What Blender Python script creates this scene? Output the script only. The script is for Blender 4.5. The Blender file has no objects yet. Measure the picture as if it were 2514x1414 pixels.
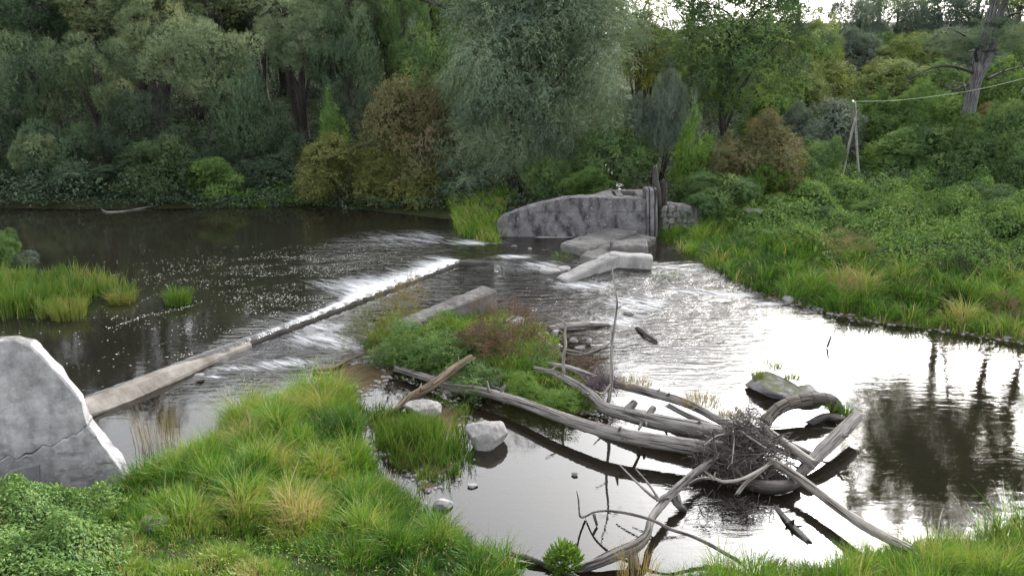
import bpy, bmesh, math, random
import numpy as np
from mathutils import Vector, Matrix

# ------------------------------------------------------------------ camera, sky, sun, exposure
SC = bpy.context.scene
COL = SC.collection
H = 8.0
PITCH = math.radians(18.0)
FPX = 1973.0
CX, CY = 1257.0, 707.0
cam_d = bpy.data.cameras.new('camera')
cam_d.sensor_width = 36.0
cam_d.lens = 36.0 * FPX / 2514.0
cam_d.clip_start = 0.1
cam_d.clip_end = 3000.0
cam = bpy.data.objects.new('camera', cam_d)
COL.objects.link(cam)
cam.location = (0, 0, H)
cam.rotation_euler = (math.pi / 2 - PITCH, 0, 0)
SC.camera = cam

SUN_EL, SUN_AZ = math.radians(29.0), math.radians(34.0)     # azimuth measured from +Y towards +X
world = bpy.data.worlds.new('World')
SC.world = world
world.use_nodes = True
wn, wl_ = world.node_tree.nodes, world.node_tree.links
wn.clear()
sky = wn.new('ShaderNodeTexSky')
sky.sky_type = 'NISHITA'
sky.sun_disc = False
sky.sun_elevation = SUN_EL
sky.sun_rotation = SUN_AZ
sky.air_density = 1.0
sky.dust_density = 3.0
sky.ozone_density = 1.0
hsv = wn.new('ShaderNodeHueSaturation')
hsv.inputs['Saturation'].default_value = 0.15
bg = wn.new('ShaderNodeBackground')
bg.inputs['Strength'].default_value = 0.12
wo = wn.new('ShaderNodeOutputWorld')
wl_.new(sky.outputs[0], hsv.inputs['Color'])
wl_.new(hsv.outputs[0], bg.inputs['Color'])
wl_.new(bg.outputs[0], wo.inputs['Surface'])

sun_d = bpy.data.lights.new('sun', 'SUN')
sun_d.energy = 0.5
sun_d.angle = math.radians(20.0)
sun_d.color = (1.0, 0.95, 0.88)
sun = bpy.data.objects.new('sun', sun_d)
COL.objects.link(sun)
sdir = Vector((math.sin(SUN_AZ) * math.cos(SUN_EL), math.cos(SUN_AZ) * math.cos(SUN_EL), math.sin(SUN_EL)))
sun.rotation_euler = (-sdir).to_track_quat('-Z', 'Y').to_euler()
sun.location = sdir * 100

SC.view_settings.view_transform = 'Standard'
SC.view_settings.look = 'None'
SC.view_settings.gamma = 1.0
SC.view_settings.use_curve_mapping = False
SC.view_settings.exposure = 2.52
SC.render.engine = 'CYCLES'
SC.cycles.use_denoising = True
SC.cycles.max_bounces = 8
SC.cycles.diffuse_bounces = 3
SC.cycles.glossy_bounces = 3
SC.cycles.transmission_bounces = 4
SC.cycles.transparent_max_bounces = 8

# ------------------------------------------------------------------ projection helpers (photo pixel -> place in the world)
CP, SP = math.cos(PITCH), math.sin(PITCH)
def ray(px, py):
    u, v = (px - CX) / FPX, -(py - CY) / FPX
    return u, CP + v * SP, -SP + v * CP
def P(px, py, z=0.0):
    dx, dy, dz = ray(px, py)
    t = (z - H) / dz
    return (dx * t, dy * t, z)
def PY(px, py, Y):
    dx, dy, dz = ray(px, py)
    t = Y / dy
    return (dx * t, Y, H + dz * t)
def depth(p):
    return p[1] * CP + (H - p[2]) * SP
def RPX(p, r):
    return r * depth(p) / FPX

# ------------------------------------------------------------------ noise
def _h(i, j, k):
    n = (i * 374761393 + j * 668265263 + k * 2246822519) & 0xffffffff
    n = ((n ^ (n >> 13)) * 1274126177) & 0xffffffff
    return ((n ^ (n >> 16)) & 0xffff) / 65535.0
def vnoise(p):
    p = np.asarray(p, float)
    f = np.floor(p); w = p - f
    i, j, k = (f[..., c].astype(np.int64) for c in range(3))
    w = w * w * (3 - 2 * w)
    x, y, z = w[..., 0], w[..., 1], w[..., 2]
    def L(a, b, t): return a + (b - a) * t
    return L(L(L(_h(i, j, k), _h(i + 1, j, k), x), L(_h(i, j + 1, k), _h(i + 1, j + 1, k), x), y),
             L(L(_h(i, j, k + 1), _h(i + 1, j, k + 1), x), L(_h(i, j + 1, k + 1), _h(i + 1, j + 1, k + 1), x), y), z)
def fbm(p, o=4):
    p = np.asarray(p, float); s = 0; a = .5; t = 0
    for q in range(o):
        s = s + a * vnoise(p * (2 ** q) + q * 17.3); t += a; a *= .5
    return s / t
def n2(x, y, sc, seed=0, o=3):
    return fbm(np.stack([np.asarray(x, float) * sc, np.asarray(y, float) * sc, np.full(np.shape(x), seed * 7.77)], -1), o)
def unit(v):
    return v / np.maximum(np.linalg.norm(v, axis=-1, keepdims=True), 1e-9)
def sstep(a, b, x):
    t = np.clip((x - a) / (b - a), 0, 1)
    return t * t * (3 - 2 * t)

# ------------------------------------------------------------------ mesh helpers
def mesh_np(name, V, Q, attrs=None, vecs=None, smooth=True, mat=None):
    """V (n,3), Q (m,4) quads -> mesh"""
    V = np.ascontiguousarray(V, np.float32); Q = np.ascontiguousarray(Q, np.int32)
    me = bpy.data.meshes.new(name)
    me.vertices.add(len(V)); me.vertices.foreach_set('co', V.ravel())
    k = Q.shape[1]
    me.loops.add(Q.size); me.loops.foreach_set('vertex_index', Q.ravel())
    me.polygons.add(len(Q))
    me.polygons.foreach_set('loop_start', np.arange(0, Q.size, k, dtype=np.int32))
    me.polygons.foreach_set('use_smooth', np.full(len(Q), smooth, bool))
    for an, a in (attrs or {}).items():
        at = me.attributes.new(an, 'FLOAT', 'POINT'); at.data.foreach_set('value', np.ascontiguousarray(a, np.float32))
    for an, a in (vecs or {}).items():
        at = me.attributes.new(an, 'FLOAT_VECTOR', 'POINT'); at.data.foreach_set('vector', np.ascontiguousarray(a, np.float32).ravel())
    me.update(calc_edges=True)
    if mat: me.materials.append(mat)
    return me
def ob(name, data, parent=None, loc=None, label=None, cat=None, group=None, kind=None):
    o = bpy.data.objects.new(name, data)
    COL.objects.link(o)
    if parent is not None: o.parent = parent
    if loc is not None: o.location = loc
    if label: o['label'] = label
    if cat: o['category'] = cat
    if group: o['group'] = group
    if kind: o['kind'] = kind
    return o
def empty(name, loc, label, cat, group=None):
    o = ob(name, None, None, loc, label, cat, group)
    o.empty_display_size = .2
    return o
def catmull(pts, n):
    pts = np.asarray(pts, float)
    if len(pts) == 2:
        t = np.linspace(0, 1, n)[:, None]
        return pts[0] * (1 - t) + pts[1] * t
    e = np.vstack([2 * pts[0] - pts[1], pts, 2 * pts[-1] - pts[-2]])
    out = []
    for t in np.linspace(0, len(pts) - 1, n):
        i = min(int(t), len(pts) - 2); f = t - i
        a, b, c, d = e[i], e[i + 1], e[i + 2], e[i + 3]
        out.append(.5 * (2 * b + (c - a) * f + (2 * a - 5 * b + 4 * c - d) * f * f + (3 * b - a - 3 * c + d) * f ** 3))
    return np.array(out)
class Tubes:
    """several swept tubes collected into one mesh; 'grain' runs along each tube"""
    def __init__(self): self.V, self.Q, self.G, self.n = [], [], [], 0
    def add(self, pts, radii, sides=8, n=None, rough=0.0, seed=0, flat=1.0, capstart=True, capend=True, smooth_path=True, ends_jag=0.0, twist=0.0):
        pts = np.asarray(pts, float)
        n = n or max(4, 3 * len(pts))
        path = catmull(pts, n) if smooth_path else pts
        n = len(path)
        rr = np.interp(np.linspace(0, 1, n), np.linspace(0, 1, len(radii)), radii)
        T = unit(np.gradient(path, axis=0))
        ref = np.array([0, 0, 1.0]) if abs(T[:, 2]).mean() < .85 else np.array([1.0, 0, 0])
        A = unit(np.cross(T, ref)); B = np.cross(A, T)
        th = np.linspace(0, 2 * np.pi, sides, endpoint=False)
        L = np.concatenate([[0], np.cumsum(np.linalg.norm(np.diff(path, axis=0), axis=1))])
        cs, sn = np.cos(th), np.sin(th)
        rings, grain = [], []
        for i in range(n):
            r = rr[i]
            rad = np.full(sides, r)
            if rough > 0:
                q = np.stack([cs * 1.6 + seed * 3.1, sn * 1.6, np.full(sides, L[i] * 1.3 / max(r * 6, .05) * .5)], -1)
                rad = r * (1 + rough * 2 * (fbm(q, 3) - .5))
                q2 = np.stack([cs * 5 + seed, sn * 5, np.full(sides, L[i] * .6)], -1)
                rad = rad * (1 + rough * .8 * (vnoise(q2) - .5))
                if r > .045 and sides >= 10:            # knots and split seams
                    q3 = np.stack([cs * 1.1 + seed * 5, sn * 1.1, np.full(sides, L[i] * 2.4)], -1)
                    rad = rad * (1 + .55 * np.clip(vnoise(q3) - .74, 0, 1) - .5 * np.clip(vnoise(np.stack([cs * 4 + seed, sn * 4, np.full(sides, L[i] * .35)], -1)) - .72, 0, 1))
            pos = path[i] + A[i] * (cs * rad)[:, None] + B[i] * (sn * rad * flat)[:, None]
            if ends_jag and (i == 0 or i == n - 1):
                pos = pos + T[i] * ((vnoise(np.stack([cs * 3 + seed, sn * 3, np.full(sides, i * 1.0)], -1)) - .5) * ends_jag)[:, None]
            rings.append(pos)
            grain.append(np.stack([np.full(sides, L[i] + seed * 13.7), cs * rad, sn * rad], -1))
        def cap(i, s):
            c = path[i]
            return [c + (rings[i] - c) * .97 + T[i] * s * rr[i] * .03, c + (rings[i] - c) * .5 + T[i] * s * rr[i] * .02, c + (rings[i] - c) * .02]
        R, G = list(rings), list(grain)
        if capstart:
            for q in cap(0, -1): R.insert(0, q); G.insert(0, grain[0] + [0, 3, 0])
        if capend:
            for q in cap(n - 1, 1): R.append(q); G.append(grain[-1] + [0, 3, 0])
        m = len(R)
        V = np.concatenate(R); G = np.concatenate(G)
        a = (np.arange(m - 1)[:, None] * sides + np.arange(sides)[None]).ravel()
        b = (np.arange(m - 1)[:, None] * sides + (np.arange(sides)[None] + 1) % sides).ravel()
        Q = np.stack([a, b, b + sides, a + sides], -1)
        self.V.append(V); self.G.append(G); self.Q.append(Q + self.n); self.n += len(V)
        return path
    def mesh(self, name, mat, smooth=True, origin=None):
        V = np.concatenate(self.V)
        if origin is not None: V = V - np.asarray(origin)
        return mesh_np(name, V, np.concatenate(self.Q), vecs={'grain': np.concatenate(self.G)}, smooth=smooth, mat=mat)

def rough_solid(name, outline, ext, cell, amp, mat, seed=0, bevel=.02, origin=(0, 0, 0), freq=2.0, smooth=False):
    """planar outline pushed along ext, cut into cells, worn by noise"""
    bm = bmesh.new()
    vs = [bm.verts.new(Vector(p) - Vector(origin)) for p in outline]
    f = bm.faces.new(vs)
    r = bmesh.ops.extrude_face_region(bm, geom=[f])
    nv = [g for g in r['geom'] if isinstance(g, bmesh.types.BMVert)]
    bmesh.ops.translate(bm, verts=nv, vec=Vector(ext))
    bmesh.ops.recalc_face_normals(bm, faces=bm.faces)
    if bevel > 0:
        bmesh.ops.bevel(bm, geom=list(bm.edges), offset=bevel, segments=1, affect='EDGES', profile=.6)
    lo = [min(v.co[c] for v in bm.verts) for c in range(3)]; hi = [max(v.co[c] for v in bm.verts) for c in range(3)]
    for c in range(3):
        k = int((hi[c] - lo[c]) / cell)
        for q in range(1, k + 1):
            co = [0, 0, 0]; no = [0, 0, 0]; co[c] = lo[c] + q * (hi[c] - lo[c]) / (k + 1); no[c] = 1
            bmesh.ops.bisect_plane(bm, geom=bm.verts[:] + bm.edges[:] + bm.faces[:], plane_co=co, plane_no=no)
    bmesh.ops.triangulate(bm, faces=bm.faces)
    bm.normal_update()
    if amp > 0:
        co = np.array([v.co[:] for v in bm.verts]); nn = np.array([v.normal[:] for v in bm.verts])
        q = co * freq + seed * 9.1
        d = (fbm(q, 4) - .5) * 2
        chip = np.clip(vnoise(q * 2.3 + 50) - .72, 0, 1) * -2.0
        co = co + nn * ((d + chip) * amp)[:, None]
        for v, c in zip(bm.verts, co): v.co = c
    me = bpy.data.meshes.new(name)
    bm.to_mesh(me); bm.free()
    if smooth:
        for p in me.polygons: p.use_smooth = True
    me.materials.append(mat)
    return me
def rock_mesh(name, size, seed, mat, flat=0.0, sub=4, amp=.35):
    bm = bmesh.new()
    bmesh.ops.create_icosphere(bm, subdivisions=sub, radius=1)
    co = np.array([v.co[:] for v in bm.verts])
    rng = np.random.default_rng(seed)
    out = co.copy()
    for k in range(14):                                  # planes broken off
        d = unit(rng.normal(size=3)); h = rng.uniform(.5, .86)
        s = out @ d
        out = out - np.outer(np.clip(s - h, 0, None) * .9, d)
    out = out * (1 + amp * (fbm(co * 1.4 + seed * 5.3, 5) - .5) + .16 * (fbm(co * 5 + seed, 3) - .5))[:, None]
    out[:, 2] = np.where(out[:, 2] > 0, out[:, 2] * (1 - flat) + np.minimum(out[:, 2], .4) * flat, out[:, 2])
    out = out * np.asarray(size)
    for v, c in zip(bm.verts, out): v.co = c
    me = bpy.data.meshes.new(name); bm.to_mesh(me); bm.free()
    for p in me.polygons: p.use_smooth = True
    me.materials.append(mat)
    return me

# ------------------------------------------------------------------ materials
def new_mat(name):
    m = bpy.data.materials.new(name); m.use_nodes = True
    nt = m.node_tree; nt.nodes.clear()
    out = nt.nodes.new('ShaderNodeOutputMaterial')
    return m, nt, out
def ramp(nt, stops, interp='LINEAR'):
    r = nt.nodes.new('ShaderNodeValToRGB')
    r.color_ramp.interpolation = interp
    e = r.color_ramp.elements
    while len(e) < len(stops): e.new(.5)
    for k, (p, c) in enumerate(stops):
        e[k].position = p; e[k].color = (*c, 1) if len(c) == 3 else c
    return r
def attr(nt, name):
    a = nt.nodes.new('ShaderNodeAttribute'); a.attribute_name = name; return a
def noise(nt, scale, detail=4, rough=.6, vec=None, dist=0.0):
    n = nt.nodes.new('ShaderNodeTexNoise')
    n.inputs['Scale'].default_value = scale; n.inputs['Detail'].default_value = detail
    n.inputs['Roughness'].default_value = rough; n.inputs['Distortion'].default_value = dist
    if vec is not None: nt.links.new(vec, n.inputs['Vector'])
    return n
def mixc(nt, fac, a, b, mode='MIX'):
    m = nt.nodes.new('ShaderNodeMix'); m.data_type = 'RGBA'; m.blend_type = mode
    for key, v in ((0, fac), (6, a), (7, b)):
        if hasattr(v, 'is_output') or isinstance(v, bpy.types.NodeSocket): nt.links.new(v, m.inputs[key])
        elif key == 0: m.inputs[0].default_value = v
        else: m.inputs[key].default_value = (*v, 1)
    return m.outputs[2]
def math_n(nt, op, a, b=None, c=None, clamp=False):
    m = nt.nodes.new('ShaderNodeMath'); m.operation = op; m.use_clamp = clamp
    for k, v in enumerate((a, b, c)):
        if v is None: continue
        if isinstance(v, bpy.types.NodeSocket): nt.links.new(v, m.inputs[k])
        else: m.inputs[k].default_value = v
    return m.outputs[0]
def mapping(nt, vec, scale=(1, 1, 1), rot=(0, 0, 0)):
    m = nt.nodes.new('ShaderNodeMapping')
    m.inputs['Scale'].default_value = scale; m.inputs['Rotation'].default_value = rot
    nt.links.new(vec, m.inputs['Vector']); return m.outputs[0]
def coords(nt, which='Object'):
    return nt.nodes.new('ShaderNodeTexCoord').outputs[which]
def worldpos(nt):
    return nt.nodes.new('ShaderNodeNewGeometry').outputs['Position']
def bump(nt, height, strength, dist, normal=None):
    b = nt.nodes.new('ShaderNodeBump')
    b.inputs['Distance'].default_value = dist
    if isinstance(strength, bpy.types.NodeSocket): nt.links.new(strength, b.inputs['Strength'])
    else: b.inputs['Strength'].default_value = strength
    nt.links.new(height, b.inputs['Height'])
    if normal is not None: nt.links.new(normal, b.inputs['Normal'])
    return b.outputs[0]
def principled(nt, out, color, rough=.9, normal=None, spec=.25):
    p = nt.nodes.new('ShaderNodeBsdfPrincipled')
    if isinstance(color, bpy.types.NodeSocket): nt.links.new(color, p.inputs['Base Color'])
    else: p.inputs['Base Color'].default_value = (*color, 1)
    if isinstance(rough, bpy.types.NodeSocket): nt.links.new(rough, p.inputs['Roughness'])
    else: p.inputs['Roughness'].default_value = rough
    p.inputs['Specular IOR Level'].default_value = spec
    if normal is not None: nt.links.new(normal, p.inputs['Normal'])
    nt.links.new(p.outputs[0], out.inputs['Surface'])
    return p
def leaf_mat(name, stops, trans=.3, patch=1.2, patchmix=.35, hue=.5):
    """colour of each leaf from its own 'tint', drifting over the plant"""
    m, nt, out = new_mat(name)
    t = attr(nt, 'tint').outputs['Fac']
    n = noise(nt, patch, 2, .5, worldpos(nt))
    v = math_n(nt, 'MULTIPLY_ADD', math_n(nt, 'SUBTRACT', n.outputs['Fac'], .5), patchmix * 2, t)
    oi = nt.nodes.new('ShaderNodeObjectInfo')
    v = math_n(nt, 'ADD', v, math_n(nt, 'MULTIPLY', math_n(nt, 'SUBTRACT', oi.outputs['Random'], .5), .22), clamp=True)
    r = ramp(nt, stops); nt.links.new(v, r.inputs[0])
    d = nt.nodes.new('ShaderNodeBsdfDiffuse'); nt.links.new(r.outputs[0], d.inputs['Color'])
    tr = nt.nodes.new('ShaderNodeBsdfTranslucent')
    nt.links.new(mixc(nt, 1.0, r.outputs[0], (1.15, 1.1, .6), 'MULTIPLY'), tr.inputs['Color'])
    gl = nt.nodes.new('ShaderNodeBsdfGlossy'); gl.inputs['Roughness'].default_value = .45
    gl.inputs['Color'].default_value = (.8, .85, .9, 1)
    mx = nt.nodes.new('ShaderNodeMixShader'); mx.inputs[0].default_value = trans
    nt.links.new(d.outputs[0], mx.inputs[1]); nt.links.new(tr.outputs[0], mx.inputs[2])
    m2 = nt.nodes.new('ShaderNodeMixShader'); m2.inputs[0].default_value = .015
    nt.links.new(mx.outputs[0], m2.inputs[1]); nt.links.new(gl.outputs[0], m2.inputs[2])
    nt.links.new(m2.outputs[0], out.inputs['Surface'])
    return m
def wood_mat(name, base, dark, light, along=2.0, across=26.0, wet=0.0):
    m, nt, out = new_mat(name)
    g = attr(nt, 'grain').outputs['Vector']
    gm = mapping(nt, g, (along, across, across))
    n1 = noise(nt, 1.0, 6, .65, gm, .6)
    n2_ = noise(nt, 1.0, 3, .5, mapping(nt, g, (1.3, 4, 4)))
    r = ramp(nt, [(.28, dark), (.47, base), (.72, light)]); nt.links.new(n1.outputs['Fac'], r.inputs[0])
    bk = noise(nt, 1.0, 5, .65, mapping(nt, g, (.9, 7, 7)), .8)
    br_ = ramp(nt, [(.52, (0, 0, 0)), (.60, (1, 1, 1))]); nt.links.new(bk.outputs['Fac'], br_.inputs[0])
    c = mixc(nt, math_n(nt, 'MULTIPLY', n2_.outputs['Fac'], .7), r.outputs[0], mixc(nt, .5, dark, base))
    c = mixc(nt, math_n(nt, 'MULTIPLY', br_.outputs[0], .6), c, tuple(x * f_ for x, f_ in zip(dark, (1.25, 1.05, .9))))
    r2 = ramp(nt, [(.5, (0, 0, 0)), (.62, (1, 1, 1))]); nt.links.new(n2_.outputs['Fac'], r2.inputs[0])
    fis = noise(nt, 1.0, 2, .5, mapping(nt, g, (along * .5, across * 1.4, across * 1.4)), .3)
    fr = ramp(nt, [(.36, (0, 0, 0)), (.44, (1, 1, 1))]); nt.links.new(fis.outputs['Fac'], fr.inputs[0])
    c = mixc(nt, math_n(nt, 'SUBTRACT', 1.0, fr.outputs[0]), c, tuple(x * .45 for x in dark))
    h = math_n(nt, 'ADD', n1.outputs['Fac'], fr.outputs[0])
    # water-soaked band just above the river level, with a ragged edge
    sz = nt.nodes.new('ShaderNodeSeparateXYZ'); nt.links.new(worldpos(nt), sz.inputs[0])
    wz = ramp(nt, [(.06, (1, 1, 1)), (.17, (0, 0, 0))]); nt.links.new(math_n(nt, 'ADD', sz.outputs['Z'], math_n(nt, 'MULTIPLY', math_n(nt, 'SUBTRACT', n2_.outputs['Fac'], .5), .12)), wz.inputs[0])
    c = mixc(nt, math_n(nt, 'MULTIPLY', wz.outputs[0], .75), c, tuple(x * .45 for x in dark))
    principled(nt, out, c, .85 - .45 * wet, bump(nt, h, .9, .03), .25 + .25 * wet)
    return m
def stone_mat(name, base, dark, light, stain=(.03, .03, .035), stain_amt=.5, lichen=None, scale=1.0, streak=True, moss_or_dim_top=None):
    m, nt, out = new_mat(name)
    p = worldpos(nt)
    n1 = noise(nt, 1.1 * scale, 6, .62, p)
    n2_ = noise(nt, 9 * scale, 5, .7, p)
    r = ramp(nt, [(.3, dark), (.5, base), (.72, light)]); nt.links.new(n1.outputs['Fac'], r.inputs[0])
    c = mixc(nt, .45, r.outputs[0], mixc(nt, n2_.outputs['Fac'], dark, light))
    if streak:
        st = noise(nt, 1.0, 5, .6, mapping(nt, p, (1.7 * scale, 1.7 * scale, .8 * scale)))
        sr = ramp(nt, [(.46, (0, 0, 0)), (.66, (1, 1, 1))]); nt.links.new(st.outputs['Fac'], sr.inputs[0])
        c = mixc(nt, math_n(nt, 'MULTIPLY', sr.outputs[0], stain_amt), c, stain)
    pit = noise(nt, 26 * scale, 3, .6, p)
    pr = ramp(nt, [(.28, (1, 1, 1)), (.36, (0, 0, 0))]); nt.links.new(pit.outputs['Fac'], pr.inputs[0])
    c = mixc(nt, math_n(nt, 'MULTIPLY', pr.outputs[0], .6), c, dark)
    if lichen is not None:
        ln = noise(nt, 5.5 * scale, 6, .7, p)
        lr = ramp(nt, [(.6, (0, 0, 0)), (.66, (1, 1, 1))]); nt.links.new(ln.outputs['Fac'], lr.inputs[0])
        c = mixc(nt, math_n(nt, 'MULTIPLY', lr.outputs[0], .75), c, lichen)
    if moss_or_dim_top is not None:  # upward faces: moss on rock, painted dimming of the sky-lit top on the block
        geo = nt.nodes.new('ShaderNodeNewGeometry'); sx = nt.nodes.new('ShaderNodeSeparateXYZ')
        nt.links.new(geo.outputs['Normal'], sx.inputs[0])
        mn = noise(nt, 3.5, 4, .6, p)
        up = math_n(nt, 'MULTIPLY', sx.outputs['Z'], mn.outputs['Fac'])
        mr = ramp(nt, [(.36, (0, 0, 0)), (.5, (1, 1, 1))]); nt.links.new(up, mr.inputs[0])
        c = mixc(nt, math_n(nt, 'MULTIPLY', mr.outputs[0], .8), c, moss_or_dim_top)
    h = math_n(nt, 'ADD', n1.outputs['Fac'], math_n(nt, 'MULTIPLY', n2_.outputs['Fac'], .35))
    h = math_n(nt, 'SUBTRACT', h, math_n(nt, 'MULTIPLY', pr.outputs[0], .15))
    principled(nt, out, c, .92, bump(nt, h, .7, .05), .2)
    return m

M = {}
M['pale_willow'] = leaf_mat('pale_willow_leaf', [(0, (0.056, 0.085, 0.045)), (.4, (0.115, 0.158, 0.081)), (.75, (0.198, 0.250, 0.128)), (1, (0.295, 0.336, 0.171))], .12, .5)
M['willow'] = leaf_mat('willow_leaf', [(0, (0.040, 0.067, 0.035)), (.4, (0.097, 0.136, 0.064)), (.75, (0.185, 0.229, 0.106)), (1, (0.286, 0.309, 0.141))], .12, .5)
M['willow_dark'] = leaf_mat('dark_leaf', [(0, (0.025, 0.047, 0.026)), (.5, (0.058, 0.097, 0.049)), (1, (0.136, 0.182, 0.083))], .12, .5)
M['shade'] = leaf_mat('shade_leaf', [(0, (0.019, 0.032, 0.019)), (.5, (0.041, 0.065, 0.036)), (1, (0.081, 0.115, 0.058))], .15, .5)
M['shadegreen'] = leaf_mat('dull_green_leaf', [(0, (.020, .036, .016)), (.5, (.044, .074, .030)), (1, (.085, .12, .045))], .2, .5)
M['feather'] = leaf_mat('grey_willow_leaf', [(0, (0.054, 0.085, 0.063)), (.5, (0.116, 0.168, 0.111)), (1, (0.236, 0.287, 0.163))], .25, .6)
M['grey'] = leaf_mat('silver_leaf', [(0, (0.045, 0.068, 0.057)), (.5, (0.097, 0.129, 0.100)), (1, (0.194, 0.227, 0.176))], .25, .8)
M['green'] = leaf_mat('green_leaf', [(0, (0.031, 0.066, 0.021)), (.5, (0.078, 0.148, 0.039)), (1, (0.171, 0.250, 0.059))], .3, .8)
M['deep'] = leaf_mat('deep_green_leaf', [(0, (0.035, 0.072, 0.028)), (.5, (0.085, 0.151, 0.053)), (1, (0.190, 0.259, 0.077))], .3, .8)
M['bright'] = leaf_mat('bright_leaf', [(0, (.040, .090, .012)), (.5, (.085, .165, .022)), (1, (.16, .24, .04))], .35, 1.)
M['yellow'] = leaf_mat('yellowing_leaf', [(0, (0.059, 0.092, 0.033)), (.5, (0.138, 0.190, 0.055)), (1, (0.263, 0.289, 0.104))], .3, .5)
M['rust'] = leaf_mat('rusty_leaf', [(0, (.045, .058, .022)), (.40, (.095, .108, .042)), (.75, (.145, .128, .062)), (1, (.175, .130, .075))], .3, .45, .5)
M['olive'] = leaf_mat('olive_leaf', [(0, (0.045, 0.060, 0.018)), (.5, (0.106, 0.122, 0.033)), (1, (0.188, 0.188, 0.062))], .3, .6)
M['dock'] = leaf_mat('brown_seed', [(0, (.045, .028, .018)), (.5, (.105, .062, .040)), (1, (.17, .115, .075))], .2, 1.5)
M['nettle'] = leaf_mat('nettle_leaf', [(0, (0.029, 0.071, 0.015)), (.5, (0.089, 0.167, 0.037)), (1, (0.215, 0.290, 0.082))], .3, 1.2)
M['grass'] = leaf_mat('grass_blade', [(0, (.022, .062, .010)), (.33, (.080, .185, .022)), (.58, (.165, .275, .036)), (.78, (.28, .265, .10)), (1, (.40, .32, .18))], .35, 1.1, .16)
M['reed'] = leaf_mat('reed_blade', [(0, (.030, .075, .012)), (.5, (.085, .16, .024)), (.8, (.17, .18, .05)), (1, (.27, .21, .10))], .35, 1.1, .15)
M['straw'] = leaf_mat('dry_stalk', [(0, (.085, .075, .024)), (.5, (.17, .14, .055)), (1, (.28, .215, .11))], .3, 1.2, .2)
M['bleached'] = wood_mat('bleached_wood', (.185, .175, .165), (.06, .054, .05), (.33, .315, .30))
M['pale_wood'] = wood_mat('pale_wood', (.27, .25, .225), (.10, .088, .075), (.42, .40, .375))
M['brown_wood'] = wood_mat('brown_wood', (.17, .125, .09), (.06, .042, .03), (.28, .22, .17))
M['wet_wood'] = wood_mat('wet_wood', (.055, .047, .040), (.018, .015, .013), (.11, .10, .09), wet=.6)
M['bark'] = wood_mat('dark_bark', (.045, .04, .036), (.016, .014, .013), (.085, .08, .074), 5, 22)
M['grey_bark'] = wood_mat('grey_bark', (.13, .13, .135), (.05, .05, .052), (.24, .24, .245), 4, 18)
M['twig'] = wood_mat('twig_wood', (.125, .108, .10), (.04, .034, .032), (.29, .268, .255), 6, 30)
M['block'] = stone_mat('pale_concrete', (.33, .32, .332), (.13, .125, .132), (.50, .495, .50), (.12, .115, .125), .55, None, 2.2, True, (.105, .10, .085))  # last colour darkens upward faces, painted to tone down the bright sky-lit rim
M['wall'] = stone_mat('stained_concrete', (.125, .120, .126), (.040, .038, .041), (.24, .235, .24), (.020, .019, .021), .9, (.30, .30, .30), 1.7)
M['slab'] = stone_mat('broken_concrete', (.105, .10, .098), (.042, .039, .038), (.20, .195, .19), (.06, .055, .05), .4, None, 1.2)
M['lightslab'] = stone_mat('washed_concrete', (.27, .262, .255), (.13, .124, .118), (.40, .392, .385), (.09, .085, .08), .5, None, 1.2)
M['weirc'] = stone_mat('weir_concrete', (.23, .21, .185), (.085, .07, .055), (.37, .35, .325), (.05, .04, .03), .5)
M['rock'] = stone_mat('grey_rock', (.24, .235, .235), (.10, .097, .097), (.38, .375, .37), (.06, .06, .06), .35, None, 1.6)
M['white_rock'] = stone_mat('white_rock', (.25, .24, .235), (.10, .095, .09), (.37, .36, .355), (.13, .115, .10), .3, None, 1.8)
M['mossrock'] = stone_mat('mossy_rock', (.20, .195, .205), (.075, .073, .078), (.32, .315, .325), (.04, .04, .042), .4, None, 1.6, True, (.06, .065, .02))
M['masonry'] = stone_mat('old_masonry', (.13, .13, .122), (.05, .05, .048), (.26, .26, .245), (.04, .045, .035), .6, (.34, .34, .33), 1.4)
M['metal'], nt, out = new_mat('grey_wire'); principled(nt, out, (.30, .34, .24), .6)
M['pole'] = wood_mat('weathered_pole', (.26, .26, .235), (.13, .13, .12), (.38, .38, .36), 1.5, 20)
M['insul'], nt, out = new_mat('porcelain'); principled(nt, out, (.75, .75, .75), .3)
M['floatleaf'] = leaf_mat('floating_leaf', [(0, (.10, .105, .07)), (.5, (.30, .30, .25)), (1, (.55, .55, .52))], .1, .4, .25)

# ------------------------------------------------------------------ the lie of the land
UP = 0.22                                   # how much higher the water stands above the weir
def poly_px(pts, z=0.0): return [P(x, y, z)[:2] for x, y in pts]
def sdf(poly, x, y):
    """signed distance, positive inside"""
    p = np.asarray(poly, float); q = np.roll(p, -1, 0)
    d2 = np.full(np.shape(x), 1e18); ins = np.zeros(np.shape(x), bool)
    for (ax, ay), (bx, by) in zip(p, q):
        ex, ey = bx - ax, by - ay
        wx, wy = x - ax, y - ay
        t = np.clip((wx * ex + wy * ey) / (ex * ex + ey * ey + 1e-12), 0, 1)
        d2 = np.minimum(d2, (wx - ex * t) ** 2 + (wy - ey * t) ** 2)
        c = ((ay > y) != (by > y)) & (x < ex * (y - ay) / (ey if ey != 0 else 1e-12) + ax)
        ins ^= c
    d = np.sqrt(d2)
    return np.where(ins, d, -d)
near_left = poly_px([(300, 1200), (360, 1165), (460, 1130), (600, 1035), (720, 985), (870, 975), (890, 1040), (880, 1090), (960, 1195), (1050, 1262), (1110, 1310), (1235, 1375), (1262, 1425)]) + [(.1, 8.0), (.3, -30), (-60, -30), (-60, 13.0), (-9, 12.95), (-7.5, 12.85)]
near_right = poly_px([(1600, 1470), (1830, 1405), (2100, 1385), (2210, 1350), (2514, 1318), (2900, 1290)]) + [(40, 12), (40, -30), (1.6, -30), (1.7, 6)]
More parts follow.
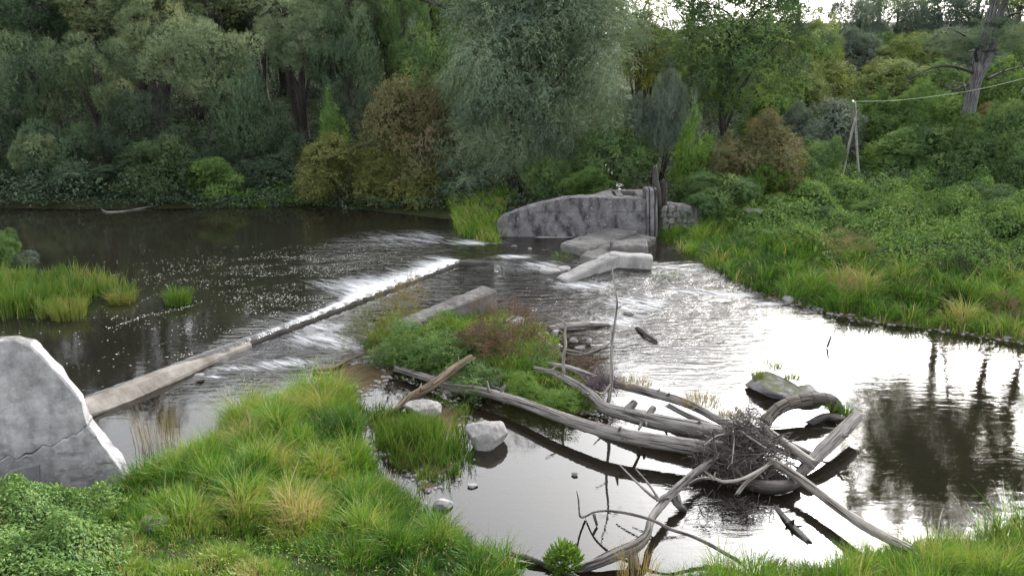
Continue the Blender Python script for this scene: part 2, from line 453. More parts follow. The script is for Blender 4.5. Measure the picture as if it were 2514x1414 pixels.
island = poly_px([(885, 855), (925, 805), (1000, 795), (1150, 785), (1230, 775), (1300, 800), (1380, 850), (1345, 892), (1410, 930), (1480, 1000), (1440, 1018), (1270, 985), (1150, 950), (1060, 925), (985, 905), (920, 880)])
reedbed = poly_px([(885, 1000), (990, 1000), (1080, 985), (1160, 1005), (1150, 1090), (1160, 1150), (1110, 1195), (1050, 1210), (1000, 1170), (920, 1110)])
mudflat = poly_px([(795, 908), (880, 882), (945, 890), (960, 925), (925, 955), (890, 985), (850, 975)])
far_right = poly_px([(1612, 600), (1660, 625), (1740, 668), (1850, 720), (1915, 742), (2010, 762), (2110, 790), (2300, 812), (2514, 845), (2900, 870)]) + [(60, 20), (300, 60), (300, 600), (4.6, 600), (4.6, 31.2)]
far_left = poly_px([(-500, 520), (0, 512), (300, 514), (500, 512), (800, 502), (900, 517), (1000, 528), (1110, 540), (1130, 575), (1180, 592), (1216, 603)], UP) + [(-.55, 30.8), (5.4, 30.8), (5.2, 600), (-300, 600), (-300, 60), (-60, 42)]
reed_isle = poly_px([(-300, 800), (0, 785), (120, 785), (205, 775), (225, 735), (330, 742), (335, 725), (250, 700), (100, 690), (-300, 680)], UP)
nook = poly_px([(-300, 640), (0, 650), (55, 655), (60, 640), (0, 610), (-300, 600)], UP)
LANDS = [(near_left, 1.5, 3.2, 0.0), (near_right, 1.0, 2.6, 0.0), (island, .38, .8, 0.0), (reedbed, .025, .5, 0.0), (mudflat, .05, .5, 0.0), (far_right, .55, 2.2, 0.0), (far_left, .45, 3.0, UP), (reed_isle, .10, .6, UP), (nook, .25, .6, UP)]
W0, W1, W2 = np.array(P(205, 985, UP)[:2]), np.array(P(1125, 640, UP)[:2]), np.array(P(1238, 638, UP)[:2])
wd = unit(W1 - W0); wn_ = np.array([-wd[1], wd[0]])          # normal pointing upstream
def weir_side(x, y):
    """distance from the weir crest, positive upstream"""
    s1 = (x - W0[0]) * wn_[0] + (y - W0[1]) * wn_[1]
    s2 = y - (W1[1] + W2[1]) / 2
    return np.maximum(s1, s2)
def gz(x, y):
    x = np.asarray(x, float); y = np.asarray(y, float)
    z = np.full(x.shape, -9.0)
    for poly, h, l, base in LANDS:
        d = sdf(poly, x, y)
        prof = np.where(d > 0, h * (1 - np.exp(-np.clip(d, 0, None) / l)), -.75 * (1 - np.exp(np.clip(d, None, 0) / 1.3)))
        z = np.maximum(z, base * (d > -.4) + prof)
    # valley sides beyond the river
    lf = sstep(50, 150, y) * 20 * sstep(6, -18, x)
    rt = sstep(60, 200, y) * 2 * sstep(-5, 12, x)
    side = sstep(60, 160, np.abs(x)) * 6
    rise = np.clip((y - 40) * .06, 0, 1.2) * sstep(8, 16, x)
    z = z + np.where(z > 0.05, lf + rt + side * (y > 15) + rise, 0)
    bumps = (n2(x, y, .9, 3) - .5) * .22 + (n2(x, y, .22, 4) - .5) * .5 * (z > .6)
    return z + np.where(z > .02, bumps * np.clip(z, 0, 1), bumps * .5)
def axis(lo, a, b, hi, step, coarse):
    l = a - np.geomspace(step, a - lo, coarse)[::-1]; r = b + np.geomspace(step, hi - b, coarse)
    return np.concatenate([l, np.arange(a, b + step / 2, step), r])
def grid(xs, ys):
    X, Y = np.meshgrid(xs, ys)
    nx, ny = len(xs), len(ys)
    a = (np.arange(ny - 1)[:, None] * nx + np.arange(nx - 1)[None]).ravel()
    return X.ravel(), Y.ravel(), np.stack([a, a + 1, a + nx + 1, a + nx], -1)

# ground material: dark soil on land, brown silt and gravel under the water
m, nt, out = new_mat('soil_and_silt')
p = worldpos(nt)
sx = nt.nodes.new('ShaderNodeSeparateXYZ'); nt.links.new(p, sx.inputs[0])
n1 = noise(nt, .9, 5, .6, p); n2n = noise(nt, 7, 5, .7, p)
soil = ramp(nt, [(.3, (.014, .018, .008)), (.55, (.026, .032, .012)), (.75, (.042, .042, .020))]); nt.links.new(n1.outputs['Fac'], soil.inputs[0])
silt = ramp(nt, [(.3, (.040, .028, .016)), (.52, (.095, .068, .040)), (.72, (.165, .125, .080))]); nt.links.new(mixc(nt, .5, n1.outputs['Fac'], n2n.outputs['Fac']), silt.inputs[0])
shore = ramp(nt, [(.42, (0, 0, 0)), (.56, (1, 1, 1))])
nt.links.new(math_n(nt, 'ADD', math_n(nt, 'MULTIPLY', sx.outputs['Z'], .5), .42), shore.inputs[0])
deep = attr(nt, 'deep').outputs['Fac']
bed = mixc(nt, deep, silt.outputs[0], (.010, .011, .009))
principled(nt, out, mixc(nt, shore.outputs[0], bed, soil.outputs[0]), .95, bump(nt, n2n.outputs['Fac'], .6, .05), .1)
M['ground'] = m
xs = axis(-420, -27, 32, 420, .24, 26); ys = axis(-120, 4, 60, 700, .24, 26)
X, Y, Q = grid(xs, ys)
Z = gz(X, Y)
DEEP = np.clip(sstep(.3, 3.5, weir_side(X, Y)) * .96, 0, 1)
pool = np.array(P(1500, 1250)[:2])
ground = ob('ground', mesh_np('ground', np.stack([X, Y, Z], -1), Q, attrs={'deep': DEEP}, mat=M['ground']), label='soil banks and silty river bed', kind='structure')

# ------------------------------------------------------------------ water
def wlevel(x, y):
    s = weir_side(x, y)
    along = (x - W1[0])
    wdt = .10 + 2.2 * sstep(W2[0] - .2, W2[0] + 1.0, x)
    return UP * sstep(-wdt, 0.02, s)
def blob(x, y, px, py, r, z=0.0, ry=None):
    cx, cy, _ = P(px, py, z)
    return np.exp(-(((x - cx) / r) ** 2 + ((y - cy) / (ry or r)) ** 2))
xs = np.concatenate([np.linspace(-60, -26, 20, endpoint=False), np.arange(-26, 26, .13), np.linspace(26, 60, 20)])
ys = np.concatenate([np.linspace(4, 9, 12, endpoint=False), np.arange(9, 42, .13), np.linspace(42, 48, 10)])
X, Y, Q = grid(xs, ys)
S = weir_side(X, Y)
Zw = wlevel(X, Y)
RIP = np.where(S > 0, .02, .011) + .03 * blob(X, Y, 2330, 1050, 3.0)
RIP += .6 * blob(X, Y, 1010, 590, 3.0, UP, 2.4) + .25 * blob(X, Y, 830, 640, 2.4, UP, 2.0)        # quick water above the weir
for px, py, r, a in ((1300, 660, 2.0, .9), (1480, 720, 2.4, .95), (1620, 745, 2.2, .95), (1780, 720, 2.0, .8), (1400, 760, 1.8, .8), (1640, 830, 1.6, .55), (1700, 900, 1.6, .35), (1900, 745, 1.5, .5),
                     (760, 840, 1.4, .7), (640, 905, 1.2, .5), (850, 850, 1.0, .6), (900, 740, 1.5, .35), (1100, 690, 2.0, .4), (1800, 1260, 1.0, .22), (2430, 810, 2.0, .12), (1850, 840, 1.4, .15), (1250, 720, 1.6, .6)):
    RIP += a * blob(X, Y, px, py, r)
RIP = np.clip(RIP, 0, 1)
u = (X - W0[0]) * wd[0] + (Y - W0[1]) * wd[1]; Lw = np.linalg.norm(W1 - W0)
band = sstep(.30, .55, u / Lw + .05 * np.sin(u * 1.7)) * (1 - sstep(.98, 1.03, u / Lw))
wid = .10 + .55 * sstep(.45, .85, u / Lw)
FOAM = band * np.exp(-np.clip(S, 0, None) / wid) * (S > .03) * 1.15
FOAM += .26 * blob(X, Y, 1010, 585, 2.6, UP, 1.6) * (S > 0) + .30 * blob(X, Y, 840, 700, 1.6, UP, 1.0) * (S > 0)
FOAM += .5 * blob(X, Y, 1170, 596, .9, UP, .35)
for px, py, r, a, ry in ((1260, 645, .8, .5, .3), (1330, 665, 1.0, .36, .5), (1440, 700, 1.3, .36, .5), (1560, 745, 1.4, .36, .9), (1700, 715, 1.4, .28, .5), (1810, 725, 1.0, .34, .3), (1890, 745, .9, .45, .2), (1500, 790, 1.2, .3, .7),
                         (770, 830, 1.0, .34, .7), (700, 890, .9, .32, .35), (590, 905, .9, .30, .2), (860, 850, .7, .28, .5), (800, 800, 1.0, .30, .4), (520, 925, .5, .35, .1)):
    FOAM += a * blob(X, Y, px, py, r, 0.0, ry)
FOAM = np.clip(FOAM, 0, 1)
MURK = np.clip(.30 - .26 * blob(X, Y, 480, 990, 4.0) + .55 * (S > 0) + .3 * blob(X, Y, 1500, 1250, 3.0) + .55 * blob(X, Y, 2330, 1020, 5.0), 0, 1)
MURK = np.maximum(MURK, .95 * np.exp(-(S / 1.1) ** 2) * (S < 0) * sstep(.36, .5, u / Lw))
Zw = Zw + RIP * .05 * (n2(X, Y, 1.8, 9, 3) - .5) + FOAM * .05 * (n2(X, Y, 4.0, 10, 2) - .5)
m, nt, out = new_mat('river_water')
p = worldpos(nt)
ang = math.atan2(-wn_[1], -wn_[0])
pr = mapping(nt, p, (1, 1, 1), (0, 0, -ang))
rip = attr(nt, 'rip').outputs['Fac']; foam = attr(nt, 'foam').outputs['Fac']; murk = attr(nt, 'murk').outputs['Fac']
na = noise(nt, 3.2, 4, .6, mapping(nt, p, (.45, 1.7, 1)), .4)
nb = noise(nt, 1.1, 3, .5, p, .2)
h = math_n(nt, 'ADD', na.outputs['Fac'], math_n(nt, 'MULTIPLY', nb.outputs['Fac'], 1.2))
nrm = bump(nt, h, rip, .10)
fre = nt.nodes.new('ShaderNodeFresnel'); fre.inputs['IOR'].default_value = 1.65; nt.links.new(nrm, fre.inputs['Normal'])
gl = nt.nodes.new('ShaderNodeBsdfGlossy'); gl.inputs['Roughness'].default_value = .02; nt.links.new(nrm, gl.inputs['Normal'])
gl.inputs['Color'].default_value = (1, 1, 1, 1)
tr = nt.nodes.new('ShaderNodeBsdfTransparent'); tr.inputs['Color'].default_value = (.74, .60, .43, 1)
df = nt.nodes.new('ShaderNodeBsdfDiffuse'); nt.links.new(mixc(nt, nb.outputs['Fac'], (.010, .010, .008), (.022, .019, .013)), df.inputs['Color'])
body = nt.nodes.new('ShaderNodeMixShader'); nt.links.new(murk, body.inputs[0]); nt.links.new(tr.outputs[0], body.inputs[1]); nt.links.new(df.outputs[0], body.inputs[2])
surf = nt.nodes.new('ShaderNodeMixShader'); nt.links.new(fre.outputs[0], surf.inputs[0]); nt.links.new(body.outputs[0], surf.inputs[1]); nt.links.new(gl.outputs[0], surf.inputs[2])
fn = noise(nt, 2.0, 8, .72, mapping(nt, pr, (.55, 3.2, 1)), .7)
fth = math_n(nt, 'SUBTRACT', math_n(nt, 'ADD', fn.outputs['Fac'], math_n(nt, 'MULTIPLY', foam, .72)), .62)
ff = math_n(nt, 'MULTIPLY', math_n(nt, 'MULTIPLY', fth, 2.4, clamp=True), math_n(nt, 'MULTIPLY', foam, 4.0, clamp=True), clamp=True)
fd = nt.nodes.new('ShaderNodeBsdfDiffuse'); fd.inputs['Color'].default_value = (.62, .63, .66, 1)
fs = nt.nodes.new('ShaderNodeMixShader'); nt.links.new(ff, fs.inputs[0]); nt.links.new(surf.outputs[0], fs.inputs[1]); nt.links.new(fd.outputs[0], fs.inputs[2])
nt.links.new(fs.outputs[0], out.inputs['Surface'])
M['water'] = m
water = ob('river_water', mesh_np('river_water', np.stack([X, Y, Zw], -1), Q, attrs={'rip': RIP, 'foam': FOAM, 'murk': MURK}, mat=m), label='dark river sliding over the weir into still pools', kind='structure')

# ------------------------------------------------------------------ concrete and stone works
def pts_on(Y, px): return [PY(a, b, Y) for a, b in px]
# abutment block at the near end of the weir
Yb = 12.55
t = empty('concrete_block', P(150, 1240, .3), 'big pale concrete abutment block with sloping worn edge and a crack across its face', 'concrete block')
face = pts_on(Yb, [(-330, 1330), (-330, 900), (-120, 842), (0, 838), (36, 836), (76, 851), (132, 906), (168, 948), (201, 986), (213, 1040), (240, 1072), (290, 1142), (342, 1245), (352, 1330)])
crack = [(-330, 1170), (-100, 1150), (0, 1128), (60, 1118), (110, 1098), (150, 1080), (190, 1062), (218, 1046)]
cq = catmull([(a_, b_, 0) for a_, b_ in crack], 46); cq[1:-1, 1] += (vnoise(cq[1:-1] * .09) - .5) * 17
cr = pts_on(Yb, [(q_[0], q_[1]) for q_ in cq])
upper = [cr[0]] + face[1:10] + cr[::-1][:-1]
upper = [face[1], face[2], face[3], face[4], face[5], face[6], face[7], face[8], face[9]] + [(x, y, z + .004) for x, y, z in cr[::-1]]
lower = [(x, y, z - .004) for x, y, z in cr] + face[10:] + [face[0]]
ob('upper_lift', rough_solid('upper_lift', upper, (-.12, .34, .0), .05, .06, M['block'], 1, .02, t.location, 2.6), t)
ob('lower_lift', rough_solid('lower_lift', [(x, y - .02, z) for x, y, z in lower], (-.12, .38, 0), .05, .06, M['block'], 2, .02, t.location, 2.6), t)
pt = pts_on(Yb - .035, [(18, 1168), (30, 1156), (52, 1149), (84, 1144), (96, 1140), (97, 1165), (100, 1196), (70, 1204), (24, 1200), (28, 1182)])  # thin darker patch on the lower face of the block
M['patch'] = stone_mat('dark_patch', (.25, .245, .255), (.14, .135, .14), (.33, .325, .335), (.09, .09, .095), .5)
ob('darker_patch', rough_solid('darker_patch', pt, (0, .05, 0), .1, .006, M['patch'], 3, .01, t.location), t, label='darker square patch low on the block')

# weir sill
t = empty('weir', (*W0, 0), 'low concrete weir sill running slantwise across the river with water spilling over', 'weir')
tb = []
N = 130
for k in range(N + 1):
    f = k / N
    if f < .93: c = W0 - wd * .9 + (W1 - W0 + wd * .9) * (f / .93)
    else: c = W1 + (W2 - W1) * ((f - .93) / .07)
    nrm_ = wn_ if f < .93 else np.array([0, 1.0])
    ex = (1 - sstep(.17, .30, f)) * 1.0                     # how far the sill stands out of the water
    top = UP + .05 * ex - .05 * (1 - ex)
    w = (.36 + .05 * math.sin(f * 23)) * ex + .10 * (1 - ex)
    foot = (.03 + .03 * math.sin(f * 37)) * ex + (UP - .12) * (1 - ex)
    tb.append([np.array([*(c + nrm_ * .06), -.6]), np.array([*(c + nrm_ * .06), top - .02]), np.array([*(c + nrm_ * .03), top]), np.array([*(c - nrm_ * w * .45), top - .03]), np.array([*(c - nrm_ * w), foot]), np.array([*(c - nrm_ * (w + .05)), -.6])])
R = np.array(tb); k6 = R.shape[1]
R = R + ((fbm(R * 3.0 + 3, 4) - .5) * .11)[..., None] * np.array([.6, .6, .7])
a = (np.arange(N)[:, None] * k6 + np.arange(k6 - 1)[None]).ravel()
ob('sill', mesh_np('sill', R.reshape(-1, 3) - np.array([*W0, 0]), np.stack([a, a + k6, a + k6 + 1, a + 1], -1), smooth=False, mat=M['weirc']), t)
sill = t.children[0] if t.children else COL.objects['sill']
M['wetc'] = stone_mat('wet_weir_face', (.035, .032, .028), (.012, .011, .010), (.07, .065, .058), (.01, .01, .01), .6)
sill.data.materials.append(M['wetc'])
for p_ in sill.data.polygons:
    if p_.index // (k6 - 1) > N * .34: p_.material_index = 1

# abutment wall on the far bank
Yw = 30.4
t = empty('abutment_wall', PY(1410, 600, Yw), 'long stained grey concrete abutment wall with curved top on the far bank', 'wall')
wf = pts_on(Yw, [(1222, 612), (1221, 545), (1235, 534), (1258, 524), (1290, 512), (1335, 499), (1380, 489), (1430, 485), (1586, 489), (1586, 612)])
def clip_z(poly, z0, keep_above):
    out = []
    for a, b in zip(poly, poly[1:] + poly[:1]):
        ia, ib = (a[2] >= z0) == keep_above, (b[2] >= z0) == keep_above
        if ia: out.append(a)
        if ia != ib:
            t_ = (z0 - a[2]) / (b[2] - a[2]); out.append(tuple(a[q] + (b[q] - a[q]) * t_ for q in range(3)))
    return out
for k, (za, zb_, dy) in enumerate([(-9, .62, 0), (.622, 1.20, .012), (1.202, 9, -.004)]):      # three pours of concrete
    o_ = clip_z(clip_z(wf, za, True), zb_, False)
    ob('concrete_lift', rough_solid('concrete_lift', [(a, b + dy, c) for a, b, c in o_], (0, .55, 0), .09, .035, M['wall'], 5 + k, .007, t.location, 2.6), t)
top_z = PY(1586, 489, Yw)[2]
def box_px(x0, x1, Ya, Yb_, z0, z1):
    xa, xb = PY(x0, 500, Ya)[0], PY(x1, 500, Ya)[0]
    return [(xa, Ya, z0), (xb, Ya, z0), (xb, Ya, z1), (xa, Ya, z1)], (0, Yb_ - Ya, 0)
o_, e_ = box_px(1500, 1600, Yw + 1.75, Yw + 2.05, -.3, top_z - .02)
ob('back_wall', rough_solid('back_wall', o_, e_, .2, .02, M['slab'], 6, .02, t.location), t)
for nm, (x0, x1) in {'chamber_divider': (1515, 1532), 'chamber_end': (1566, 1586)}.items():
    o_, e_ = box_px(x0, x1, Yw + .553, Yw + 1.747, -.3, top_z - .015)
    ob(nm, rough_solid(nm, o_, e_, .2, .015, M['slab'], 7, .02, t.location), t)
xa, xb = PY(1440, 500, Yw)[0], PY(1512, 500, Yw)[0]
ob('sloping_cap', rough_solid('sloping_cap', [(xa, Yw + .552, top_z + .0), (xb, Yw + .552, top_z - .01), (xb, Yw + 1.9, top_z + .03), (PY(1500, 500, Yw + 1.7)[0], Yw + 1.9, top_z + .03)], (0, 0, -.25), .2, .015, M['slab'], 8, .02, t.location), t)
ob('base_ledge', rough_solid('base_ledge', pts_on(Yw - .16, [(1236, 600), (1240, 586), (1330, 583), (1408, 584), (1404, 598)]), (0, .158, 0), .12, .02, M['lightslab'], 9, .02, t.location), t, label='pale broken ledge along the foot of the wall')
g = 'rubble at the foot of the broken slabs'
rng = np.random.default_rng(12)
for k, (px, py) in enumerate([(1402, 622), (1418, 632), (1432, 642), (1440, 655), (1424, 650), (1412, 640), (1520, 668), (1548, 672), (1506, 676), (1582, 662), (1470, 690), (1345, 690), (1300, 612), (1262, 606)]):
    c = P(px, py, .05 if k < 12 else .2); rr = RPX(c, rng.uniform(7, 13)); o = ob('rubble_stone', rock_mesh('rubble_stone', (rr, rr * .8, rr * .7), 200 + k, M['slab' if k % 3 else 'lightslab'], .2, 3), None, c, 'small rubble stone in the water round the broken slabs', 'rubble', g)
# gate pier with slots
for k, (x0, x1, d) in enumerate([(1588, 1594, .10), (1597, 1606, .16), (1609, 1614, .10)]):
    o_ = pts_on(Yw - d, [(x0, 602), (x1, 602), (x1, 466), (x0, 466)])
    ob('pier_rib', rough_solid('pier_rib', o_, (0, d + .5, 0), .16, .02, M['wall'], 11 + k, .02, t.location), t)
ob('pier_core', rough_solid('pier_core', pts_on(Yw + .0, [(1587, 600), (1616, 600), (1614, 470), (1587, 470)]), (0, .9, 0), .16, .02, M['slab'], 15, .02, t.location), t)

# masonry to the right of the pier: each stone is a piece
t = empty('masonry_wall', PY(1660, 600, 30.9), 'crumbling low masonry wall of rough stones beside the gate pier', 'wall')
rng = np.random.default_rng(4)
stone_meshes = [rough_solid('stone', [(-1, -1, -1), (1, -1, -1 + .2 * k), (1 - .1 * k, -1, 1), (-1 + .15 * k, -1, .9)], (0, 2, 0), .5, .16, M['masonry'], 60 + k, .22) for k in range(4)]
rows = [(1626, 1668, 590), (1628, 1660, 574), (1625, 1708, 556), (1622, 1712, 541), (1622, 1706, 526), (1624, 1690, 512)]
for x0, x1, yy in rows:
    x = x0
    while x < x1:
        wpx = rng.uniform(11, 20)
        c = PY(x + wpx / 2, yy + rng.uniform(-2, 2), 30.75 + (x - 1620) * .006 + rng.uniform(-.06, .06))
        r = RPX(c, wpx / 2)
        s = ob('stone', stone_meshes[rng.integers(4)], t, Vector(c) - t.location)
        s.scale = (r * .98, r * .9, RPX(c, 7.8)); s.rotation_euler = (rng.uniform(-.2, .2), rng.uniform(-.15, .15), rng.uniform(-.4, .4))
        x += wpx
ob('core_fill', rough_solid('core_fill', pts_on(30.98, [(1618, 604), (1664, 604), (1668, 566), (1716, 560), (1712, 512), (1690, 505), (1618, 500)]), (0, .5, 0), .15, .04, M['wall'], 17, .03, t.location), t)
# rotten post
base = PY(1614, 500, 30.9)
t = empty('rotten_post', base, 'dark rotten wooden gate post with ragged top beside the abutment wall', 'post')
tb = Tubes(); tb.add([PY(1612, 505, 30.9), PY(1612, 470, 30.9), PY(1609, 440, 30.9), PY(1608, 408, 30.9)], [.17, .16, .13, .06], 9, 12, .35, 2, ends_jag=.2)
ob('shaft', tb.mesh('shaft', M['wet_wood'], origin=base), t)
tb = Tubes(); tb.add([PY(1628, 505, 31.0), PY(1629, 470, 31.0), PY(1629, 444, 31.0)], [.14, .13, .11], 8, 10, .3, 5, ends_jag=.15)
ob('stub', tb.mesh('stub', M['bark'], origin=base), t)

# fallen slabs below the wall
def slab_between(name, a, b, w, th, mat, seed, label, cat='concrete slab', group=None, wdir=None, amp=.085, cell=.07):
    a, b = np.array(a), np.array(b)
    ax = unit(b - a); side = unit(np.cross([0, 0, 1], ax)) if wdir is None else unit(np.array(wdir, float))
    upv = unit(np.cross(ax, side))
    if upv[2] < 0: upv = -upv
    o4 = [a - side * w / 2, b - side * w / 2, b + side * w / 2, a + side * w / 2]
    c = (a + b) / 2
    me = rough_solid(name, o4, tuple(-upv * th), cell, amp, mat, seed, .05, c, 2.6)
    return ob(name, me, None, tuple(c), label, cat, group)
g = 'broken concrete slabs below the abutment wall'
slab_between('concrete_slab', PY(1530, 562, 30.0), P(1408, 606, .50), 1.25, .55, M['slab'], 21, 'rough dark broken slab sloping from the wall foot down to the water', group=g)
slab_between('concrete_slab', PY(1585, 576, 29.6), P(1448, 632, .48), .95, .55, M['slab'], 22, 'middle broken slab leaning between the dark slab and the pale beam', group=g)
slab_between('concrete_slab', P(1602, 628, .55), P(1495, 620, .62), .55, .52, M['lightslab'], 23, 'pale smooth concrete beam end lying level below the gate pier', group=g, amp=.045)
slab_between('concrete_slab', P(1506, 622, .62), P(1378, 682, .12), .55, .48, M['lightslab'], 24, 'long pale concrete beam slanting down into the current', group=g, amp=.045)
slab_between('concrete_slab', P(1500, 596, .75), P(1590, 594, .8), .9, .35, M['slab'], 25, 'grey slab lying flat against the wall foot above the pale beam', group=g)
# slab on the island
slab_between('concrete_slab', P(1203, 706, .78), P(985, 792, .5), .60, .72, M['slab'], 31, 'long tilted concrete beam lying along the back of the overgrown islet', amp=.06, cell=.07)
slab_between('concrete_slab', P(1010, 790, .42), P(960, 812, .3), .75, .4, M['slab'], 32, 'crumbled grey concrete lump at the low end of the islet beam', amp=.09, cell=.08)
slab_between('concrete_slab', P(1280, 778, .42), P(1235, 800, .34), .28, .2, M['lightslab'], 33, 'small pinkish concrete shard sticking out of brown weeds on the islet')
def rock(px, py, z, w, h, seed, mat, label, flat=.3, ry=None, rot=0.0, group=None, cat='rock', name='rock', sub=4, tilt=0.0):
    c = P(px, py, z)
    rx = RPX(c, w / 2); rz = RPX(c, h / 2)
    o = ob(name, rock_mesh(name, (rx, ry or rx * .75, rz), seed, mat, flat, sub), None, c, label, cat, group)
    o.rotation_euler = (tilt, 0, rot)
    return o
rock(1352, 668, .08, 58, 34, 3, M['lightslab'], 'flat pale rock in the current, farther from the beam of a touching pair', .6)
rock(1383, 664, .10, 46, 34, 4, M['lightslab'], 'flat pale rock in the current, close beside the end of the pale beam', .6)
rock(1194, 1078, .12, 108, 128, 8, M['white_rock'], 'pale pointed boulder standing at the edge of the reedy shallows', .0, .35, .3, tilt=-.35, name='boulder', cat='boulder', sub=5)
rock(1035, 1006, .10, 100, 60, 9, M['white_rock'], 'low whitish boulder under the short crossing log', .4, name='boulder', cat='boulder', sub=5)
rock(1411, 1164, .02, 18, 14, 10, M['rock'], 'small dark stone alone in the still bright pool', .2)
rock(1161, 1191, .02, 30, 13, 12, M['rock'], 'small dark flat stone just off the reeds in the bright pool', .4)
rock(1086, 1238, .06, 56, 52, 13, M['rock'], 'grey slab of rock half under grass where the bank meets the pool', .4, rot=.5)
rock(1938, 735, .10, 36, 26, 14, M['white_rock'], 'rounded pale stone at the foot of the grassy far bank', .3)
rock(1934, 716, .20, 28, 14, 15, M['white_rock'], 'small pale stone resting on a larger one by the far bank', .4)
rock(1912, 726, .05, 20, 12, 16, M['rock'], 'little grey stone upstream of the pale stones by the far bank', .4)
rock(1544, 768, .04, 32, 13, 17, M['white_rock'], 'flat white stone breaking the riffle near the dead sapling', .5)
rock(490, 921, .10, 28, 12, 18, M['white_rock'], 'small white stone on the weir where the flow begins', .5)
rock(1362, 818, .06, 26, 22, 19, M['rock'], 'grey stone beside the pale beam end on the islet shore', .3)
rock(1340, 822, .06, 20, 16, 20, M['rock'], 'smaller grey stone next to the islet shore beam', .3)
rock(1446, 838, .08, 18, 20, 21, M['rock'], 'upright round stone in the shallow inlet between the two dead saplings', .2)
rock(1408, 836, .05, 22, 16, 22, M['rock'], 'low round stone in the shallow inlet by the shorter dead sapling', .3)
rock(1425, 855, .04, 30, 14, 23, M['rock'], 'flat dark stone in the shallow inlet', .5)
rock(1237, 952, .16, 16, 13, 24, M['white_rock'], 'small white stone on driftwood scraps behind the long log', .3)
rock(1855, 518, 1.0, 60, 20, 25, M['rock'], 'grey rock half hidden in the undergrowth near the masonry', .5)
rock(382, 1288, 1.02, 100, 46, 26, M['slab'], 'rough grey stone lying in the grass in front of the concrete block', .4, rot=-.2)
# big rock with turf on it
rock(1898, 948, .12, 140, 62, 30, M['mossrock'], 'big dark flat boulder in the bright pool with grass growing on top', .55, .75, .1, name='boulder', cat='boulder', sub=5)
rock(1975, 962, .10, 96, 42, 31, M['mossrock'], 'smaller dark boulder wedged between the grassy boulder and the curved timber', .5, .4, -.3, name='boulder', cat='boulder', sub=5)
g = 'flat stones in the shallows under the far bank'
for k, (px, py, w, h, lb) in enumerate([(2350, 800, 48, 20, 'first flat stone of the row under the far bank, largest and palest'), (2392, 806, 40, 14, 'flat stone second along the row under the far bank'), (2425, 816, 40, 12, 'low wet stone in front of the row under the far bank'),
        (2440, 800, 64, 10, 'long thin slab in the row under the far bank'), (2490, 803, 54, 12, 'long slab at the end of the row beside dry weeds'), (2470, 826, 40, 10, 'outermost wet flat stone in the shallows below the dry weeds')]):
    rock(px, py, .04, w, h, 40 + k, M['rock'], lb, .6, .25, .1 * k, group=g)

# ------------------------------------------------------------------ driftwood
def log(name, pts, rpx, mat, label, cat='log', group=None, sides=18, rough=.2, seed=1, stubs=(), n=None, flat=1.0, jag=.25):
    """pts: (px, py, height) along the log; rpx radius in photo pixels along it"""
    p3 = [P(a, b, c) for a, b, c in pts]
    rad = [RPX(q, r) for q, r in zip(p3, np.interp(np.linspace(0, 1, len(p3)), np.linspace(0, 1, len(rpx)), rpx))]
    rad = [q * .86 for q in rad]
    o0 = p3[len(p3) // 2]
    tb = Tubes()
    path = tb.add(p3, rad, sides, n or 16 * len(p3), rough * 1.5, seed, flat, ends_jag=jag)
    if max(rpx) >= 10 and cat == 'log':              # snapped side shoots along the trunk
        rg = np.random.default_rng(seed + 400)
        for q in range(int(rg.integers(4, 8))):
            i_ = int(rg.integers(4, len(path) - 4)); rr = rad[min(len(rad) - 1, int(i_ / len(path) * len(rad)))]
            dv = unit(np.cross(path[i_ + 1] - path[i_ - 1], rg.normal(size=3))); dv[2] = abs(dv[2]) * .8 - .1
            e_ = path[i_] + dv * rr * rg.uniform(1.6, 3.4) + unit(path[i_ + 1] - path[i_ - 1]) * rr * rg.uniform(.3, 1.4)
            tb.add([path[i_], path[i_] * .45 + e_ * .55, e_], [rr * .42, rr * rg.uniform(.2, .32), rr * .12], 7, 7, .25, q, ends_jag=.03)
    if not stubs:
        return ob(name, tb.mesh(name, M[mat], origin=o0), None, o0, label, cat, group)
    r = empty(name, o0, label, cat, group)
    ob('trunk', tb.mesh('trunk', M[mat], origin=o0), r)
    for k, (sp, sr) in enumerate(stubs):
        tb = Tubes(); q = [P(*s) for s in sp]
        tb.add(q, [RPX(a, b) for a, b in zip(q, np.interp(np.linspace(0, 1, len(q)), np.linspace(0, 1, len(sr)), sr))], 8, 6 * len(q), rough, seed + k + 3, ends_jag=.04)
        ob('branch', tb.mesh('branch', M[mat], origin=o0), r)
    return r
g = 'driftwood logs jammed below the islet'
log('fallen_log', [(970, 905, .16), (1040, 926, .2), (1110, 950, .24), (1180, 960, .28), (1270, 985, .32), (1350, 1015, .36), (1430, 1043, .38), (1500, 1062, .4), (1580, 1078, .4), (1670, 1092, .4), (1790, 1112, .38)], [8, 11, 13, 15, 18, 20, 21], 'bleached', 'long smooth grey log reaching from the islet to the twig heap, nearest of the jam', 'log', g, 22, .14, 2,
    stubs=[([(1225, 975, .3), (1240, 945, .5)], [6, 3]), ([(1560, 1080, .3), (1573, 1102, .05)], [4, 3]), ([(1200, 962, .36), (1196, 936, .6)], [5, 2])])
log('fallen_log', [(968, 1012, .05), (1010, 975, .22), (1060, 945, .42), (1110, 908, .56), (1157, 878, .66)], [11, 13, 13, 11], 'brown_wood', 'short brown log lying slantwise over the long grey log', 'log', g, 12, .16, 4, jag=.2)
